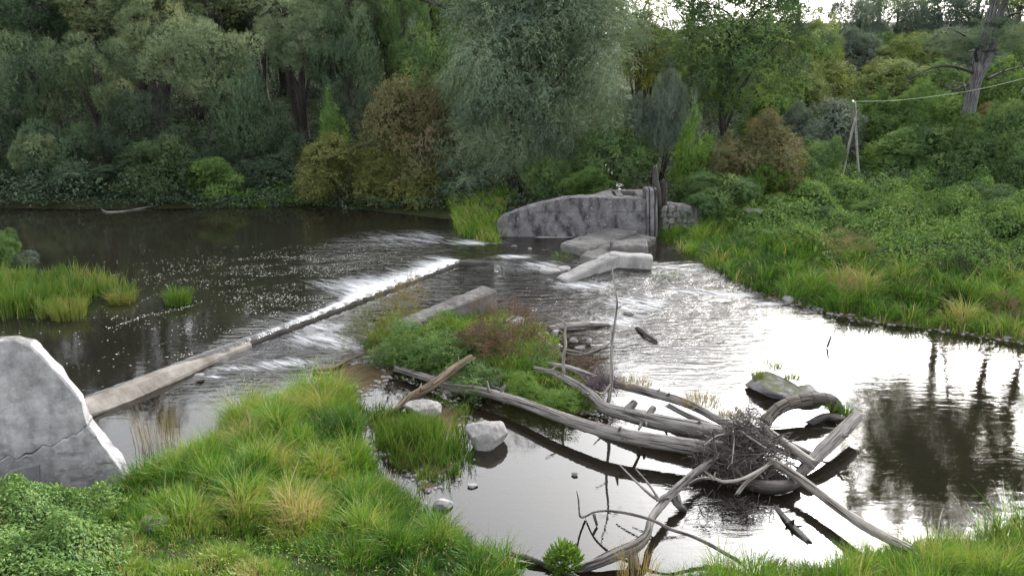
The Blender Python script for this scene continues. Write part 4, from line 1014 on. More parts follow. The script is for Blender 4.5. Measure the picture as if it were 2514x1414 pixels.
# the big feathery willow
tree('grey_willow', 'huge feathery grey green willow rising behind the abutment wall', 'tree', 1320, 150, 215, 205, 37.5, 'feather', 'feather', None, 3.4, .34, 'bark', 10, 21, 1268,
     extra=[(1230, 330, 130, 120, 'feather', 'feather', -.5), (1440, 290, 130, 120, 'feather', 'feather', .3), (1400, 60, 160, 120, 'feather', 'feather', .5), (1290, 40, 170, 120, 'feather', 'feather', -.4), (1200, 200, 120, 110, 'feather', 'feather', .6), (1330, 380, 90, 80, 'feather', 'feather', -.2), (1280, -30, 190, 130, 'feather', 'feather', 0)])
tree('back_willow', 'tall tree with a dark leaning bare limb behind the feathery willow', 'tree', 1180, -120, 150, 150, 48, 'billow1', 'feather', None, None, .3, 'bark', 6, 22, 1200)
c0 = PY(1200, 110, 46)
tb = Tubes(); tb.add([PY(1215, 110, 46), PY(1165, 55, 46), PY(1120, 25, 46), PY(1075, 12, 46), PY(1025, -5, 46)], [.22, .2, .17, .13, .1], 9, 24, .2, 3)
tb.add([PY(1165, 55, 46), PY(1140, 0, 46), PY(1120, -60, 46)], [.15, .12, .08], 7, 12, .2, 4)
tb.add([PY(1235, 160, 46), PY(1240, 300, 46), (PY(1245, 300, 46)[0], 46, .8)], [.2, .25, .3], 9, 12, .2, 5)
tb.add([PY(1215, 110, 46), PY(1228, 135, 46), PY(1236, 165, 46)], [.22, .22, .2], 9, 8, .2, 6)
ob('leaning_snag', tb.mesh('leaning_snag', M['bark']), None, None, 'dark bare leaning limb crossing the top of the view beside the feathery willow', 'snag')
# centre right
tree('buff_tree', 'buff yellowish tree top behind the feathery willow against the sky', 'tree', 1570, 80, 85, 120, 52, 'sparse', 'olive', trunk_r=.22, limbs=8, extra=[(1540, 10, 90, 80, 'sparse1', 'yellow', .5), (1590, 160, 70, 70, 'sparse1', 'olive', -.5)])
tree('silver_shrub', 'silvery blue grey shrub behind the rotten post', 'shrub', 1625, 310, 62, 120, 37, 'billow2', 'grey', low=True, trunk_r=.12)
tree('dark_shrub', 'shadowy bush behind the abutment wall under the feathery willow', 'bush', 1500, 400, 90, 75, 36.2, 'bush1', 'deep', low=True)
tree('leafy_bush', 'fresh green bush peeping over the abutment wall top', 'bush', 1450, 455, 55, 32, 33.6, 'bush0', 'green', low=True)
tree('leafy_bush', 'dusky green bush beside the willow trunk behind the wall', 'bush', 1335, 440, 55, 50, 35.5, 'bush0', 'deep', low=True)
tree('young_tree', 'bright light green young tree beside the silvery shrub', 'tree', 1705, 390, 55, 115, 34.5, 'spire', 'bright', trunk_r=.07, limbs=5, seed=31, extra=[(1690, 430, 60, 60, 'bush0', 'green', -.2)])
tree('alder_tree', 'dark conifer like alder with bare side limbs in the middle distance', 'tree', 1815, 110, 185, 165, 46, 'sparse', 'deep', None, 3.2, .22, 'bark', 10, 33, 1800,
     extra=[(1720, 160, 110, 110, 'sparse1', 'willow_dark', .4), (1900, 90, 110, 100, 'sparse', 'willow_dark', -.3), (1820, 20, 150, 90, 'sparse1', 'deep', 0), (1760, -30, 120, 80, 'sparse', 'willow_dark', .3), (1790, 230, 70, 60, 'sparse', 'deep', .2)])
tree('pink_bush', 'russet topped rounded bush in front of the dark alder', 'bush', 1870, 395, 98, 82, 34.8, 'bush0', 'rust', low=True, seed=35, extra=[(1880, 440, 55, 45, 'bush1', 'bright', -.7)])
tree('leafy_bush', 'deep green bush overhanging the masonry wall', 'bush', 1770, 480, 85, 50, 32.6, 'bush1', 'deep', low=True)
tree('pale_tree', 'pale yellow green rounded tree just beyond the dark alder', 'tree', 2015, 120, 52, 85, 58, 'billow2', 'yellow', trunk_r=.15)
g = 'distant bluish trees along the skyline'
for k, (px, py, rx, rz, Yt, kd, mt, lb) in enumerate([
    (2110, 80, 70, 85, 76, 'billow0', 'grey', 'distant blue grey tree just past the pale yellow green one'), (2200, 85, 75, 75, 78, 'billow1', 'feather', 'distant tree with buff patch in the middle of the skyline'),
    (2290, 75, 80, 75, 74, 'billow2', 'grey', 'distant rounded tree behind the tall grey trunk'), (2400, 40, 90, 80, 72, 'billow0', 'feather', 'distant tree behind the crown of the grey trunked alder'),
    (2500, 60, 80, 90, 70, 'billow1', 'grey', 'distant tree at the frame edge of the skyline'), (2160, 30, 50, 40, 92, 'sparse', 'feather', 'thin far tree top poking into the sky gap'), (1960, 60, 60, 60, 80, 'sparse1', 'feather', 'thin far tree top between alder and pale tree'),
    (1700, 60, 70, 80, 66, 'sparse1', 'feather', 'thin tree behind the alder towards the buff tree'), (2270, 15, 70, 45, 95, 'sparse1', 'straw', 'far thin buff tree top against the white sky')]):
    tree('distant_tree', lb, 'tree', px, py - 14, rx * 1.25, rz * 1.2, Yt, kd, mt, g, limbs=4)
g = 'thicket of yellow green bushes on the far slope'
for k, (px, py, rx, rz, Yt, kd, mt, lb) in enumerate([
    (1960, 250, 80, 60, 54, 'bush1', 'yellow', 'orange tinged bush at the alder end of the yellow thicket'), (2060, 225, 95, 60, 56, 'bush0', 'yellow', 'palest bush in the middle of the yellow thicket'), (2180, 220, 95, 55, 55, 'bush1', 'yellow', 'golden bush directly above the wooden line pole'),
    (2300, 225, 90, 60, 54, 'bush0', 'green', 'light green bush at the tall trunk end of the yellow thicket'), (2480, 230, 80, 70, 52, 'bush1', 'green', 'light green bush behind the tall trunk at the frame edge'), (1920, 320, 75, 60, 47, 'bush1', 'green', 'green bush under the alder limb behind the russet bush'),
    (2010, 330, 80, 70, 44, 'bush0', 'grey', 'grey green bush between the russet bush and the line pole'), (2130, 320, 80, 65, 46, 'bush1', 'green', 'leafy bush right behind the line pole'), (2230, 320, 90, 70, 45, 'bush0', 'green', 'green bush under the wire beyond the line pole'),
    (2320, 330, 80, 70, 42.5, 'bush1', 'green', 'leafy bush in front of the foot of the tall grey trunk'), (2010, 430, 60, 65, 38.5, 'bush1', 'deep', 'shadowed blue green bush beside the near leg of the line pole'), (2210, 400, 90, 60, 41, 'bush0', 'green', 'rounded green bush overhanging the dark hollow'),
    (2330, 405, 95, 70, 39.5, 'bush1', 'deep', 'dense green bush above the dark hollow under the trunk'), (2440, 380, 90, 90, 39.5, 'bush0', 'deep', 'dark bush below the tall grey trunk on its far side'), (2510, 440, 70, 75, 37.5, 'bush1', 'deep', 'dark bush at the frame edge beside the hollow'),
    (2480, 320, 60, 50, 42, 'bush0', 'rust', 'reddish tinged bush beside the tall grey trunk'), (1960, 440, 55, 45, 36, 'bush0', 'green', 'small leafy green bush at the foot of the russet bush'), (2390, 520, 110, 42, 33.5, 'bush1', 'deep', 'low dark bush in front of the hollow'), (2270, 560, 45, 40, 30.5, 'bush0', 'green', 'tall green weed bush rising from the undergrowth')]):
    tree('thicket_bush', lb, 'bush', px, py, rx * 1.08, rz * 1.12, Yt, kd, mt, g, low=True)

g = 'shrubs scattered through the undergrowth above the grassy far bank'
for k, (px, py, rx, rz, Yt, kd, mt, lb) in enumerate([
    (1730, 520, 60, 42, 31.6, 'bush1', 'deep', 'dark shrub spilling over the end of the masonry wall'), (1800, 545, 55, 36, 31.0, 'bush0', 'green', 'leafy shrub between masonry wall and riverside grass'), (1900, 525, 60, 36, 32.4, 'bush1', 'nettle', 'nettle like shrub below the russet bush'),
    (1985, 545, 58, 34, 31.4, 'bush0', 'deep', 'blue green shrub midway between russet bush and grassy bank'), (2060, 500, 70, 40, 34, 'bush1', 'nettle', 'broad shrub in front of the line pole feet'), (2170, 540, 75, 40, 31.8, 'bush0', 'nettle', 'rounded shrub in the undergrowth in front of the dark hollow'),
    (2350, 590, 70, 38, 29.5, 'bush1', 'nettle', 'low shrub nearest the grassy bank beside the tall green weed bush'), (2460, 580, 75, 45, 29.5, 'bush0', 'deep', 'shrub at the frame edge above the grassy bank'), (2120, 600, 60, 30, 29.0, 'bush0', 'olive', 'yellowish shrub beside the pale dry weeds'), (1860, 590, 55, 28, 28.8, 'bush1', 'nettle', 'small shrub in the riverside grass nearest the masonry')]):
    tree('slope_shrub', lb, 'shrub', px, py, rx, rz, Yt, kd, mt, g, low=True)
g = 'dim bushes under the distant trees'
for k in range(15):
    tree('far_bush', 'dim bush in the belt under the distant skyline trees', 'bush', 1600 + k * 70, 140 + (k * 37) % 40, 75, 62, 62 + (k * 5) % 11, 'bush%d' % (k % 2), ('green', 'yellow', 'deep', 'grey')[k % 4], g, low=True)
# tall alder with grey trunk, seen up to its crotch; its top shows in the pool
Ya = 41.0
def ZA(z, px): return (PY(px, 200, Ya)[0], Ya, z)
base = (PY(2365, 345, Ya)[0], Ya, float(gz(np.array([PY(2365, 345, Ya)[0]]), np.array([Ya]))[0]) - .1)
t = empty('tall_alder', base, 'tall alder with thick pale grey forked trunk standing over the thicket', 'tree')
tb = Tubes()
tb.add([base, PY(2372, 300, Ya), PY(2384, 240, Ya), PY(2396, 190, Ya), PY(2408, 120, Ya), ZA(10.5, 2415), ZA(13.5, 2400), ZA(17, 2395)], [.40, .36, .32, .26, .22, .18, .12, .05], 12, 40, .12, 3)
tb.add([PY(2392, 215, Ya), PY(2412, 175, Ya), PY(2440, 110, Ya), PY(2452, 40, Ya), ZA(11.5, 2470), ZA(15, 2490)], [.2, .19, .17, .14, .1, .05], 10, 30, .12, 4)
for k, br in enumerate([[(2398, 182), (2345, 165), (2300, 165), (2262, 178), (2235, 192)], [(2388, 205), (2360, 215), (2330, 212)], [(2425, 195), (2460, 178), (2514, 163), (2570, 150)], [(2402, 160), (2395, 130), (2408, 112), (2440, 108)], [(2450, 70), (2480, 40), (2514, 30), (2560, 20)], [(2384, 230), (2370, 210), (2340, 222)], [(2410, 130), (2370, 90), (2330, 70)]]):
    lt = Tubes(); lt.add([PY(a, b, Ya + (k % 3 - 1) * .5 * i) for i, (a, b) in enumerate(br)], [.085, .045, .012], 7, 20, .2, 6 + k)
    rg = np.random.default_rng(k)
    for q in range(5):
        a0 = np.array(PY(*br[1 + q % (len(br) - 1)], Ya)); lt.add([a0, a0 + rg.normal(0, .35, 3), a0 + rg.normal(0, .7, 3) + [0, 0, .2]], [.025, .015, .006], 5, 7, .1, q)
    ob('limb', lt.mesh('limb', M['bark'], origin=base), t)
ob('trunk', tb.mesh('trunk', M['grey_bark'], origin=base), t)
for px, z, rx, rz, kd in [(2400, 7.6, 1.9, 1.0, 'sparse'), (2320, 7.2, 1.5, .8, 'sparse1'), (2500, 7.8, 1.7, 1.1, 'sparse'), (2430, 9.8, 2.0, 1.2, 'sparse1'), (2400, 14.5, 3.6, 3.2, 'sparse'), (2470, 12.6, 2.6, 2.0, 'sparse1'), (2330, 13.5, 3.4, 3.0, 'sparse'), (2380, 17.5, 3.4, 3.0, 'sparse1'), (2260, 12.0, 2.4, 2.2, 'sparse'), (2440, 16.0, 3.2, 3.0, 'bush1'), (2370, 11.5, 2.2, 1.3, 'bush1'), (2300, 16.0, 2.6, 2.4, 'sparse'), (2205, 14.0, 1.9, 2.2, 'sparse1'), (2235, 17.2, 2.3, 2.0, 'sparse'), (2300, 19.4, 2.6, 2.2, 'sparse1'), (2500, 19.0, 3.0, 2.4, 'sparse')]:
    o = crown_ob('crown', kd, 'green' if z > 9 else 'feather', t, Vector(ZA(z, px)) - Vector(base)); o.scale = (rx, rx * .9, rz)
g = 'tall alders beyond the frame edge mirrored in the pool'
for k, (px, Yt, lb) in enumerate([(2545, 40, 'tall bare trunked alder seen mainly as a reflection, nearer the frame edge'), (2640, 41, 'tall bare trunked alder farther out, seen mainly as a reflection')]):
    x0 = PY(px, 300, Yt)[0]; b = (x0, Yt, 1.6)
    t = empty('tall_alder', b, lb, 'tree', g)
    tb = Tubes(); tb.add([b, (x0 + .1, Yt, 6), (x0 - .3, Yt, 11), (x0 + .2, Yt, 16), (x0, Yt, 19)], [.34, .28, .24, .15, .05], 10, 30, .14, 8 + k)
    for q in range(9):
        z0 = 7 + q * 1.1; a = q * 2.4
        tb.add([(x0, Yt, z0), (x0 + math.cos(a) * 1.3, Yt + math.sin(a), z0 + .7), (x0 + math.cos(a) * 2.6, Yt + math.sin(a) * 2, z0 + 1.0)], [.10, .06, .02], 6, 8, .1, q)
    ob('trunk', tb.mesh('trunk', M['bark'], origin=b), t)
    for dx, z, rx, rz, kd in [(0, 15, 3.6, 3.6, 'bush1'), (1.2, 11.5, 2.4, 1.6, 'sparse1'), (-1.4, 12.5, 2.0, 1.6, 'sparse'), (0, 18.4, 2.2, 2.0, 'sparse1')]:
        o = crown_ob('crown', kd, 'green', t, (dx, 0, z - b[2])); o.scale = (rx, rx, rz)

# utility pole with strut and wire
Yp = 38.5
zb = PY(2100, 455, Yp)[2]
b = PY(2110, 458, Yp)
t = empty('utility_pole', b, 'grey wooden line pole propped by a slanting strut in the thicket', 'utility pole')
for nm, pp, rr in [('pole', [(2111, 462), (2106, 400), (2102, 330), (2099, 252)], [3.4, 3.2, 3, 2.6]), ('strut', [(2063, 460), (2076, 395), (2090, 330), (2100, 290)], [3.2, 3, 2.8, 2.6]), ('short_stub', [(2103, 468), (2103, 440), (2102, 428)], [3.6, 3.6, 3.2])]:
    q = [PY(a, c, Yp - (.15 if nm == 'strut' else 0)) for a, c in pp]; tb = Tubes(); tb.add(q, [RPX(q[0], r) for r in rr], 8, 16, .06, 2)
    ob(nm, tb.mesh(nm, M['pole'], origin=b), t)
q = PY(2094, 251, Yp); tb = Tubes(); tb.add([q, (q[0], q[1], q[2] + .08)], [.05, .05, .04], 8, 5); tb.add([q, PY(2101, 253, Yp)], [.02, .02], 6, 4)
ob('insulator', tb.mesh('insulator', M['insul'], origin=b), t)
wp = [PY(2096, 250, Yp), PY(2200, 247, Yp - .3), PY(2300, 236, Yp - .6), PY(2400, 220, Yp - .9), PY(2514, 193, Yp - 1.2), PY(2700, 140, Yp - 1.8), PY(3000, 30, Yp - 2.6)]
tb = Tubes(); tb.add(wp, [.013, .013], 6, 50)
ob('overhead_wire', tb.mesh('overhead_wire', M['metal']), None, None, 'thin pale sagging wire strung from the line pole past the tall trunk', 'wire')

# left edge bush in the upstream pool
tree('leafy_bush', 'small yellow green bush at the frame edge by the upstream reeds', 'bush', 5, 615, 38, 42, P(0, 655, UP)[1], 'bush0', 'green', low=True, seed=44, extra=[(60, 640, 30, 22, 'bush1', 'grey', .2), (-60, 600, 60, 50, 'bush0', 'deep', .4)])

# ------------------------------------------------------------------ grass, reeds, undergrowth
def blades(x, y, z, h, w, lean, tint, rng, seg_bend=1.0, dirs=None):
    n = len(x)
    a = rng.uniform(0, 2 * np.pi, n) if dirs is None else dirs
    d = np.stack([np.cos(a), np.sin(a), np.zeros(n)], -1)
    b = rng.uniform(0, 2 * np.pi, n); s = np.stack([np.cos(b), np.sin(b), np.zeros(n)], -1)
    p0 = np.stack([x, y, z - .03], -1)
    up = np.array([0, 0, 1.0])
    h_, l_, w_ = h[:, None], (lean * h)[:, None], w[:, None]
    p1 = p0 + up * h_ * .55 + d * l_ * .28
    p2 = p0 + up * h_ * (1 - .25 * lean[:, None]) * seg_bend + d * l_
    V = np.stack([p0 - s * w_ / 2, p0 + s * w_ / 2, p1 - s * w_ * .42, p1 + s * w_ * .42, p2 - s * w_ * .08, p2 + s * w_ * .08], 1).reshape(-1, 3)
    i = np.arange(n) * 6
    Q = np.concatenate([np.stack([i, i + 1, i + 3, i + 2], -1), np.stack([i + 2, i + 3, i + 5, i + 4], -1)])
    return V, Q, np.repeat(tint, 6)
def in_region(poly, n, rng):
    p = np.asarray(poly); lo, hi = p.min(0), p.max(0)
    x = rng.uniform(lo[0], hi[0], n); y = rng.uniform(lo[1], hi[1], n)
    k = sdf(poly, x, y) > 0
    return x[k], y[k]
def area(poly):
    p = np.asarray(poly); lo, hi = p.min(0), p.max(0); return float((hi[0] - lo[0]) * (hi[1] - lo[1]))
def grass_field(name, poly, dens, h, w, lean, tintf, seed, label, mat='grass', clump=.5, hf=None, zmin=.02, cat='grass', maskf=None, tuss=0.0):
    rng = np.random.default_rng(seed)
    # tufts, then blades around each tuft
    nt_ = int(area(poly) * dens / 14)
    tx, ty = in_region(poly, nt_, rng)
    if maskf is not None:
        k = rng.uniform(0, 1, len(tx)) < maskf(tx, ty); tx, ty = tx[k], ty[k]
    tz = gz(tx, ty); k = tz > zmin; tx, ty, tz = tx[k], ty[k], tz[k]
    th = rng.uniform(.7, 1.2, len(tx)); tt = rng.normal(0, .11, len(tx)); tl = rng.uniform(0, 2 * np.pi, len(tx))
    m_ = 14
    ix = np.repeat(np.arange(len(tx)), m_)
    r = np.abs(rng.normal(0, .085, len(ix))); a = rng.uniform(0, 2 * np.pi, len(ix))
    x, y = tx[ix] + r * np.cos(a), ty[ix] + r * np.sin(a)
    hh = h * th[ix] * rng.uniform(.5, 1.15, len(ix)) * (1 + clump * 2.2 * (n2(x, y, 1.3, seed, 3) - .5))
    if hf is not None: hh = hh * hf(x, y)
    tc = None
    if tuss > 0:                                    # blades gather into tussocks and arch away from their middles
        cx, cy = in_region(poly, int(area(poly) * tuss), rng)
        best = np.full(len(x), 1e9); bi = np.zeros(len(x), int)
        for q in range(len(cx)):
            d2 = (x - cx[q]) ** 2 + (y - cy[q]) ** 2; kk = d2 < best; best[kk] = d2[kk]; bi[kk] = q
        dd = np.sqrt(best); hs = rng.uniform(.6, 1.5, len(cx)); ts_ = rng.normal(0, .13, len(cx))
        hh = hh * (.55 + .70 * hs[bi] * np.exp(-(dd / .30) ** 2)); tc = np.arctan2(y - cy[bi], x - cx[bi]); tt = tt + 0; tuss_t = ts_[bi] - .18 * sstep(.15, .45, dd)
    ln = lean * rng.uniform(.3, 1.4, len(ix))
    dirs = np.where(rng.uniform(0, 1, len(ix)) < .55, a, tl[ix] * .3 + rng.normal(0, .8, len(ix)) + seed)
    if tc is not None: dirs = np.where(rng.uniform(0, 1, len(ix)) < .7, tc + rng.normal(0, .5, len(ix)), dirs)
    tint = np.clip(tintf(x, y) + (tuss_t if tc is not None else 0) + tt[ix] + rng.normal(0, .10, len(ix)), 0, 1)
    tint = np.where(rng.uniform(0, 1, len(ix)) < .07, rng.uniform(.75, 1, len(ix)), tint)
    V, Q, T = blades(x, y, tz[ix], hh, w * rng.uniform(.6, 1.3, len(ix)), ln, tint, rng, dirs=dirs)
    return ob(name, mesh_np(name, V, Q, attrs={'tint': T}, smooth=False, mat=M[mat]), None, None, label, cat, None, 'stuff')
def G(x, y, px, py, z, r, ry=None): return blob(x, y, px, py, r, z, ry)
# near left bank
def tint_nl(x, y):
    t_ = .40 + .35 * (n2(x, y, .55, 21, 3) - .5)
    t_ = t_ + .42 * G(x, y, 690, 1040, .3, 1.1, .8) + .30 * G(x, y, 690, 1290, .8, 1.0, .7) + .30 * G(x, y, 860, 1180, .5, .9, .5) + .25 * G(x, y, 560, 1110, .3, .7, .5) + .2 * G(x, y, 450, 1150, .4, .8) + .22 * G(x, y, 480, 1320, 1., .8, .4)
    t_ = t_ - .22 * G(x, y, 820, 1300, .8, .8, .5) - .2 * G(x, y, 420, 1200, .5, .7) - .18 * G(x, y, 850, 1080, .2, .5, .6) - .2 * G(x, y, 640, 1230, .6, .6, .4) + .12 * G(x, y, 600, 1400, 1.2, 1.2, .5)
    return t_
def h_nl(x, y):
    return np.maximum(.24, .62 + .55 * G(x, y, 700, 1040, .2, 1.5, 1.0) + .4 * G(x, y, 470, 1170, .4, .7, .6) - .42 * G(x, y, 350, 1250, .6, .6, .5) + .2 * G(x, y, 700, 1290, .7, .9, .6) + .25 * G(x, y, 860, 1270, .6, .9, .6) - .52 * G(x, y, 640, 1420, 1.0, 2.6, .9) - .3 * G(x, y, 430, 1340, 1.1, .8, .5))
reg_nl = [(-6.6, 6.5), (-6.6, 11.6)] + near_left[:13] + [(.1, 8.0), (.1, 6.5)]
leafy = poly_px([(-250, 1125), (0, 1130), (190, 1150), (290, 1200), (320, 1262), (365, 1340), (370, 1430), (350, 1600), (-400, 1600)], .9)
grass_field('meadow_grass', reg_nl, 2300, .70, .011, .60, tint_nl, 31, 'lush bright and straw coloured tall grass on the near bank under the block', tuss=2.2, hf=h_nl, maskf=lambda x, y: 1 - .85 * sstep(.0, .7, sdf(leafy, x, y) + 1.1 * (n2(x, y, 1.6, 77, 3) - .5)))
def tint_nr(x, y): return .40 + .4 * (n2(x, y, .7, 22, 3) - .5) + .22 * G(x, y, 2220, 1360, .4, .9, .5)
reg_nr = near_right[:6] + [(12, 8), (12, 6.5), (1.7, 6.5)]
grass_field('bank_grass', reg_nr, 2100, .50, .010, .55, tint_nr, 32, 'short bright grass along the near bank beneath the whitish log', tuss=3.0, hf=lambda x, y: .75 + .5 * n2(x, y, .9, 5))
# far right bank
def tint_fr(x, y): return .42 + .45 * (n2(x, y, .35, 23, 3) - .5) + .3 * G(x, y, 2080, 690, .5, 1.0, .7) + .35 * G(x, y, 2500, 760, .5, .9, .6) + .12 * G(x, y, 2250, 680, .8, 2.5, .8) - .12 * G(x, y, 1800, 660, .3, 1.2)
def m_fr(x, y):
    d = sdf(far_right, x, y)
    return np.clip(1.25 - d / 4.6, 0.03, 1) * (y < 33)
reg_fr = poly_px([(1612, 590), (1660, 625), (1740, 668), (1850, 720), (1915, 742), (2010, 762), (2110, 790), (2300, 812), (2514, 845), (2700, 860), (2700, 560), (1800, 540)])
grass_field('riverside_grass', reg_fr, 640, .66, .018, .75, tint_fr, 33, 'bright green long grass spilling over the far bank to the water', tuss=1.7, maskf=m_fr, hf=lambda x, y: .8 + .5 * n2(x, y, .6, 6))
reg_fl = poly_px([(1112, 545), (1130, 576), (1180, 593), (1222, 603), (1240, 520), (1290, 490), (1200, 470), (1100, 500)], UP)
grass_field('shore_grass', reg_fl, 420, .55, .026, .5, lambda x, y: .46 + .3 * (n2(x, y, .8, 24) - .5), 34, 'vivid green grass patch at the upstream end of the abutment wall')
reg_fl2 = poly_px([(560, 512), (800, 502), (830, 470), (600, 470)], UP)
grass_field('shore_grass', reg_fl2, 260, .4, .03, .5, lambda x, y: .28 + .3 * (n2(x, y, .8, 24) - .5), 35, 'dull green strip of grass at the shaded far water edge')
# islet
def tint_is(x, y): return .36 + .5 * (n2(x, y, .8, 25) - .5) + .28 * G(x, y, 960, 800, .3, .5, .6) + .15 * G(x, y, 1090, 800, .3, .4)
grass_field('islet_grass', island, 700, .38, .014, .6, tint_is, 36, 'mixed green and yellow grass covering the islet', hf=lambda x, y: .75 + .6 * G(x, y, 970, 780, .3, .7, .8) + .4 * G(x, y, 1100, 810, .3, .5))
grass_field('shallows_reeds', reedbed, 1000, .52, .014, .35, lambda x, y: .40 + .5 * (n2(x, y, .9, 26) - .5) + .22 * G(x, y, 1110, 1030, .1, .5), 37, 'green reeds standing in the shallows around the pale boulders', mat='reed', zmin=-.08, hf=lambda x, y: .55 + .75 * G(x, y, 1000, 1090, .1, .9, .7), maskf=lambda x, y: .35 + .9 * G(x, y, 1000, 1100, .1, 1.1, .8))
grass_field('upstream_reeds', reed_isle, 420, .62, .018, .3, lambda x, y: .45 + .4 * (n2(x, y, .7, 27) - .5), 38, 'long bed of upright reeds standing in the upstream pool', mat='reed', zmin=UP - .03)
# single clumps one can count
def clump(name, label, cat, px, py, z, rad, n, h, w, lean, t0, seed, mat='reed', group=None, spread=.5):
    rng = np.random.default_rng(seed); c = P(px, py, z)
    r = rad * rng.uniform(0, 1, n) ** .5; a = rng.uniform(0, 2 * np.pi, n)
    x, y = r * np.cos(a), r * np.sin(a) * .8
    hh = h * rng.uniform(.6, 1.1, n); ln = lean * rng.uniform(.2, 1.3, n) * (.4 + r / rad)
    V, Q, T = blades(x, y, np.full(n, -.05), hh, w * rng.uniform(.7, 1.3, n), ln, np.clip(t0 + rng.normal(0, .12, n), 0, 1), rng, dirs=a + rng.normal(0, .5, n))
    return ob(name, mesh_np(name, V, Q, attrs={'tint': T}, smooth=False, mat=M[mat]), None, c, label, cat, group)
g = 'reed clumps standing in the upstream pool'
clump('reed_clump', 'bright green round reed clump alone in the dark upstream water', 'reeds', 438, 745, UP, .36, 420, .62, .016, .35, .38, 1, group=g)
clump('reed_clump', 'yellowing reed clump at the end of the upstream reed bed', 'reeds', 300, 742, UP, .36, 330, .5, .015, .45, .72, 2, group=g)
clump('reed_clump', 'tall green reed clump at the frame edge end of the reed bed', 'reeds', 20, 768, UP, .5, 420, .9, .018, .35, .42, 3, group=g)
clump('reed_clump', 'tall yellow green reed clump in the front of the reed bed', 'reeds', 170, 780, UP, .45, 420, .7, .016, .3, .6, 4, group=g)
clump('reed_clump', 'green reed clump rising in the middle of the reed bed', 'reeds', 110, 745, UP, .5, 420, .8, .018, .35, .48, 5, group=g)
clump('grass_tuft', 'small bright grass tuft beside the sawn tilted log', 'grass', 2075, 1018, .12, .13, 90, .42, .012, .7, .4, 6)
clump('grass_tuft', 'yellowish grass tuft on the near end of the flat dark boulder', 'grass', 1862, 922, .3, .16, 140, .26, .01, .5, .6, 7)
clump('grass_tuft', 'dry grass strands standing at the back of the flat dark boulder', 'grass', 1900, 900, .34, .2, 120, .4, .007, .5, .8, 8)
clump('grass_tuft', 'brownish grass tuft on the middle of the flat dark boulder', 'grass', 1945, 925, .3, .16, 120, .24, .01, .6, .75, 9)
clump('grass_tuft', 'sparse grass rooted on the dark wood near the tilted log', 'grass', 2040, 1000, .25, .14, 60, .4, .008, .8, .6, 10)
clump('dry_grass', 'dry yellow grass growing along the split back log', 'dry grass', 1720, 985, .42, .42, 420, .22, .009, .9, .8, 11, 'straw')
clump('dry_grass', 'dry brown grass at the heap end of the split back log', 'dry grass', 1800, 1022, .36, .3, 300, .22, .009, .9, .7, 12, 'straw')
clump('dry_grass', 'withered weeds at the foot of the tall dead sapling', 'dry grass', 1560, 938, .42, .35, 260, .2, .009, .9, .75, 13, 'straw')
clump('reed_clump', 'thin reeds in the shallow water below the pale beam', 'reeds', 1640, 680, .0, .5, 160, .35, .014, .6, .55, 14)
clump('grass_tuft', 'tuft of green on a ledge between the broken slabs and the current', 'grass', 1385, 640, .05, .3, 220, .42, .018, .6, .58, 15)
clump('tall_stalks', 'tall thin flowering stalks before the water near the block', 'tall stalks', 385, 1085, .1, .45, 120, .95, .007, .25, .6, 16, 'straw')
clump('tall_stalks', 'thin pale stalks standing among bank grass under the crooked dead tree', 'tall stalks', 1560, 1405, .2, .3, 110, .55, .008, .4, .7, 17, 'straw')
# yellow-green sprout with broad leaves
def sprout(name, label, cat, c, n, Lf, rx, hz, mat, seed):
    rng = np.random.default_rng(seed)
    t = empty(name, c, label, cat)
    a = rng.uniform(0, 2 * np.pi, n); r = rng.uniform(0, 1, n) ** .6 * rx; z = rng.uniform(.15, 1, n) * hz * (1 - .5 * (r / rx) ** 2)
    pos = np.stack([r * np.cos(a), r * np.sin(a), z], -1)
    ax = unit(np.stack([np.cos(a) * .6, np.sin(a) * .6, np.full(n, .9)], -1) + rng.normal(0, .3, (n, 3)))
    nr = unit(np.stack([np.cos(a), np.sin(a), np.full(n, .6)], -1) * np.array([-.6, -.6, 1]) + rng.normal(0, .35, (n, 3)))
    sz = rng.uniform(.7, 1.25, n)
    V, Q = leaf_quads(pos, nr, ax, Lf * sz, Lf * .3 * sz, .08)
    ob('leaves', mesh_np('leaves', V, Q, attrs={'tint': np.repeat(rng.uniform(.2, 1, n), 4)}, smooth=False, mat=M[mat]), t)
    tb = Tubes()
    for k in range(12):
        q = pos[rng.integers(n)]; tb.add([(0, 0, -.1), q * np.array([.4, .4, .5]), q], [.012, .008, .004], 5, 6, 0, k)
    ob('stems', tb.mesh('stems', M['twig']), t)
    return t
sprout('water_plant', 'single yellow green leafy sprout growing out of the pool on the sunken branch', 'plant', P(1383, 1398, .05), 620, .13, .24, .42, 'bright', 3)
